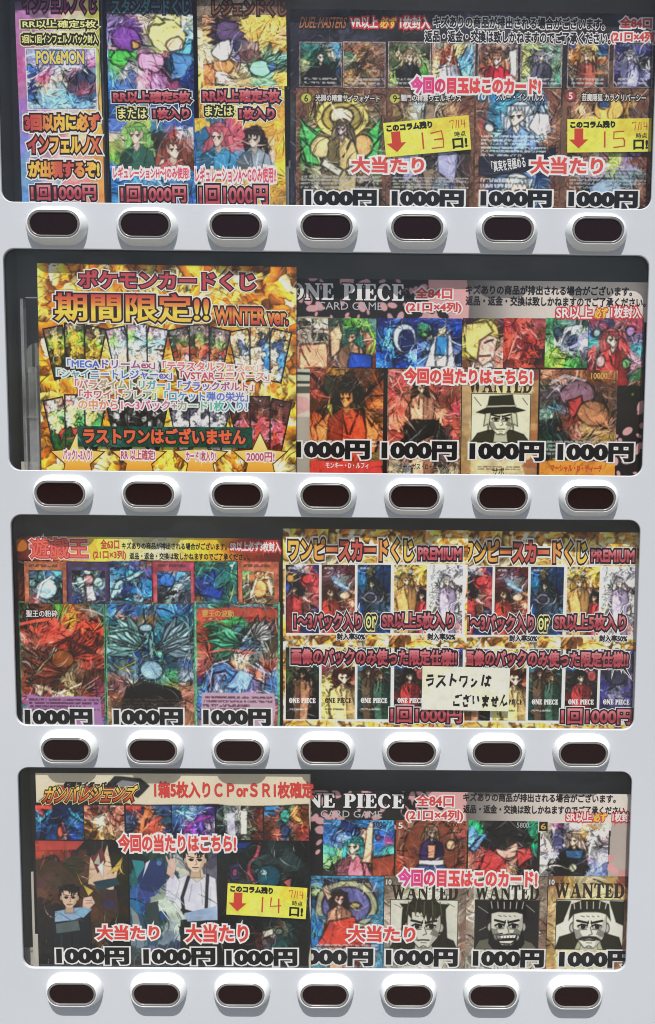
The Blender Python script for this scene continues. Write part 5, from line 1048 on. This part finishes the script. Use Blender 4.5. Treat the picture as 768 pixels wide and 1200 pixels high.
Np = Sheet('handwritten_note', 'small cream note with black marker handwriting stuck between the two gold posters', 'note', [(495, 782), (596.5, 781), (597.5, 835), (494.5, 830)], 12)
Np.paper('eec eed eed/eed eed eec', 131, '', amp=.03, ink=.03, hi=.03)
HAND = {'ラ': [[(.1, .1), (.75, .05)], [(0, .45), (.85, .38), (.7, .75), (.25, 1)]], 'ス': [[(.05, .12), (.8, .05), (.55, .5), (0, 1)], [(.5, .55), (.95, .92)]], 'ト': [[(.35, 0), (.32, 1)], [(.35, .4), (.85, .62)]],
        'ワ': [[(.05, .45), (.08, .1), (.8, .05), (.72, .5), (.4, 1)]], 'ン': [[(.1, .15), (.4, .32)], [(.15, .98), (.6, .75), (.9, .3)]], 'は': [[(.1, 0), (.06, .95)], [(.35, .3), (.95, .28)], [(.68, .02), (.66, .8), (.45, .95), (.38, .8), (.6, .72), (.95, .92)]],
        'ご': [[(.1, .2), (.65, .16)], [(.05, .6), (.1, .92), (.8, .9)], [(.75, .0), (.8, .15)], [(.9, -.05), (.96, .1)]], 'ざ': [[(.0, .3), (.75, .2)], [(.35, .0), (.65, .55)], [(.1, .65), (.15, .95), (.7, .92)], [(.8, .0), (.85, .12)], [(.95, -.05), (1, .08)]],
        'い': [[(.05, .2), (.12, .8), (.28, .7)], [(.7, .2), (.9, .65)]], 'ま': [[(.05, .25), (.9, .2)], [(.1, .5), (.85, .46)], [(.5, 0), (.5, .8), (.3, .98), (.15, .82), (.5, .75), (.92, .95)]], 'せ': [[(0, .42), (1, .3)], [(.7, .05), (.68, .62), (.5, .6)], [(.28, .12), (.3, .85), (.85, .9)]], 'ん': [[(.5, 0), (.05, 1), (.35, .55), (.5, .92), (.95, .7)]]}
HR = random.Random(5)
def hand(t, adv):
    L = []
    for i, ch in enumerate(t):
        sc = .62 if ch == 'ン' else .85
        for P in HAND[ch]: L.append([(i * adv + a * sc + HR.uniform(-.045, .045) + .08 * (1 - b), b * sc + (0 if sc > .7 else .2) + .07 * math.sin(i * 2.3) + HR.uniform(-.04, .04)) for a, b in P])
    return L
textuv(Np, 'handwriting', '', (.035, .14, .8, .5), 'marker', cu=lambda: strokes_curve(hand('ラストワンは', 1.05)))
textuv(Np, 'handwriting', '', (.36, .6, .99, .93), 'marker', cu=lambda: strokes_curve(hand('ございません', 1.05)))
flush_text()

def wave(root, amp, lam, ph, lift=0.0):
    """thin paper never hangs quite flat: bend the sheet and everything printed on it together"""
    for o in root.children:
        me = o.data; n = len(me.vertices); co = np.empty(n * 3); me.vertices.foreach_get('co', co); co = co.reshape(-1, 3)
        th = o.rotation_euler[1]; c, s_ = math.cos(th), math.sin(th)
        x = co[:, 0] * c + co[:, 2] * s_ + o.location[0]; z = -co[:, 0] * s_ + co[:, 2] * c + o.location[2]
        co[:, 1] -= amp * (np.sin(z / lam * 6.283 + ph + x * 9) + .6 * np.sin(x / lam * 3.1 + ph * 2)) + lift * np.maximum(0, x * 18 + z * 9) ** 2
        me.vertices.foreach_set('co', co.ravel()); me.update()
for sh, a_, l_, p_ in ((A, .0011, .13, .4), (B, .0012, .15, 2.1), (Cc, .0014, .14, 4.0), (Dp, .0010, .17, 1.2), (Wp, .0008, .19, 3.0), (Ep, .0011, .18, .2), (Gp, .0011, .16, 5.0), (Hp, .0010, .17, 2.6), (Ip, .0005, .2, 1.0), (Jp, .0010, .16, 3.6)):
    wave(sh.o, a_ * .33, l_, p_)
for o in [o for o in COL.objects if o.name.startswith(('stock_sticker', 'handwritten_note', 'notice_strip'))]:
    wave(o, .00003, .06, 1.0, .0009 if not o.name.startswith('notice') else 0)

# the second gold poster hangs half a poster to the right, its left edge under the first
H2 = copy_tree(Hp.o); H2['label'] = 'gold poster with left edge tucked under its twin, right end of third window'
p = unproj(331 + 199.5 + 107, 875.5, 17); q = unproj(331 + 107, 874, 14)
H2.location = (Hp.o.location[0] + (p[0] - q[0]) * S, 17 * S, Hp.o.location[2] - (p[1] - q[1]) * S)
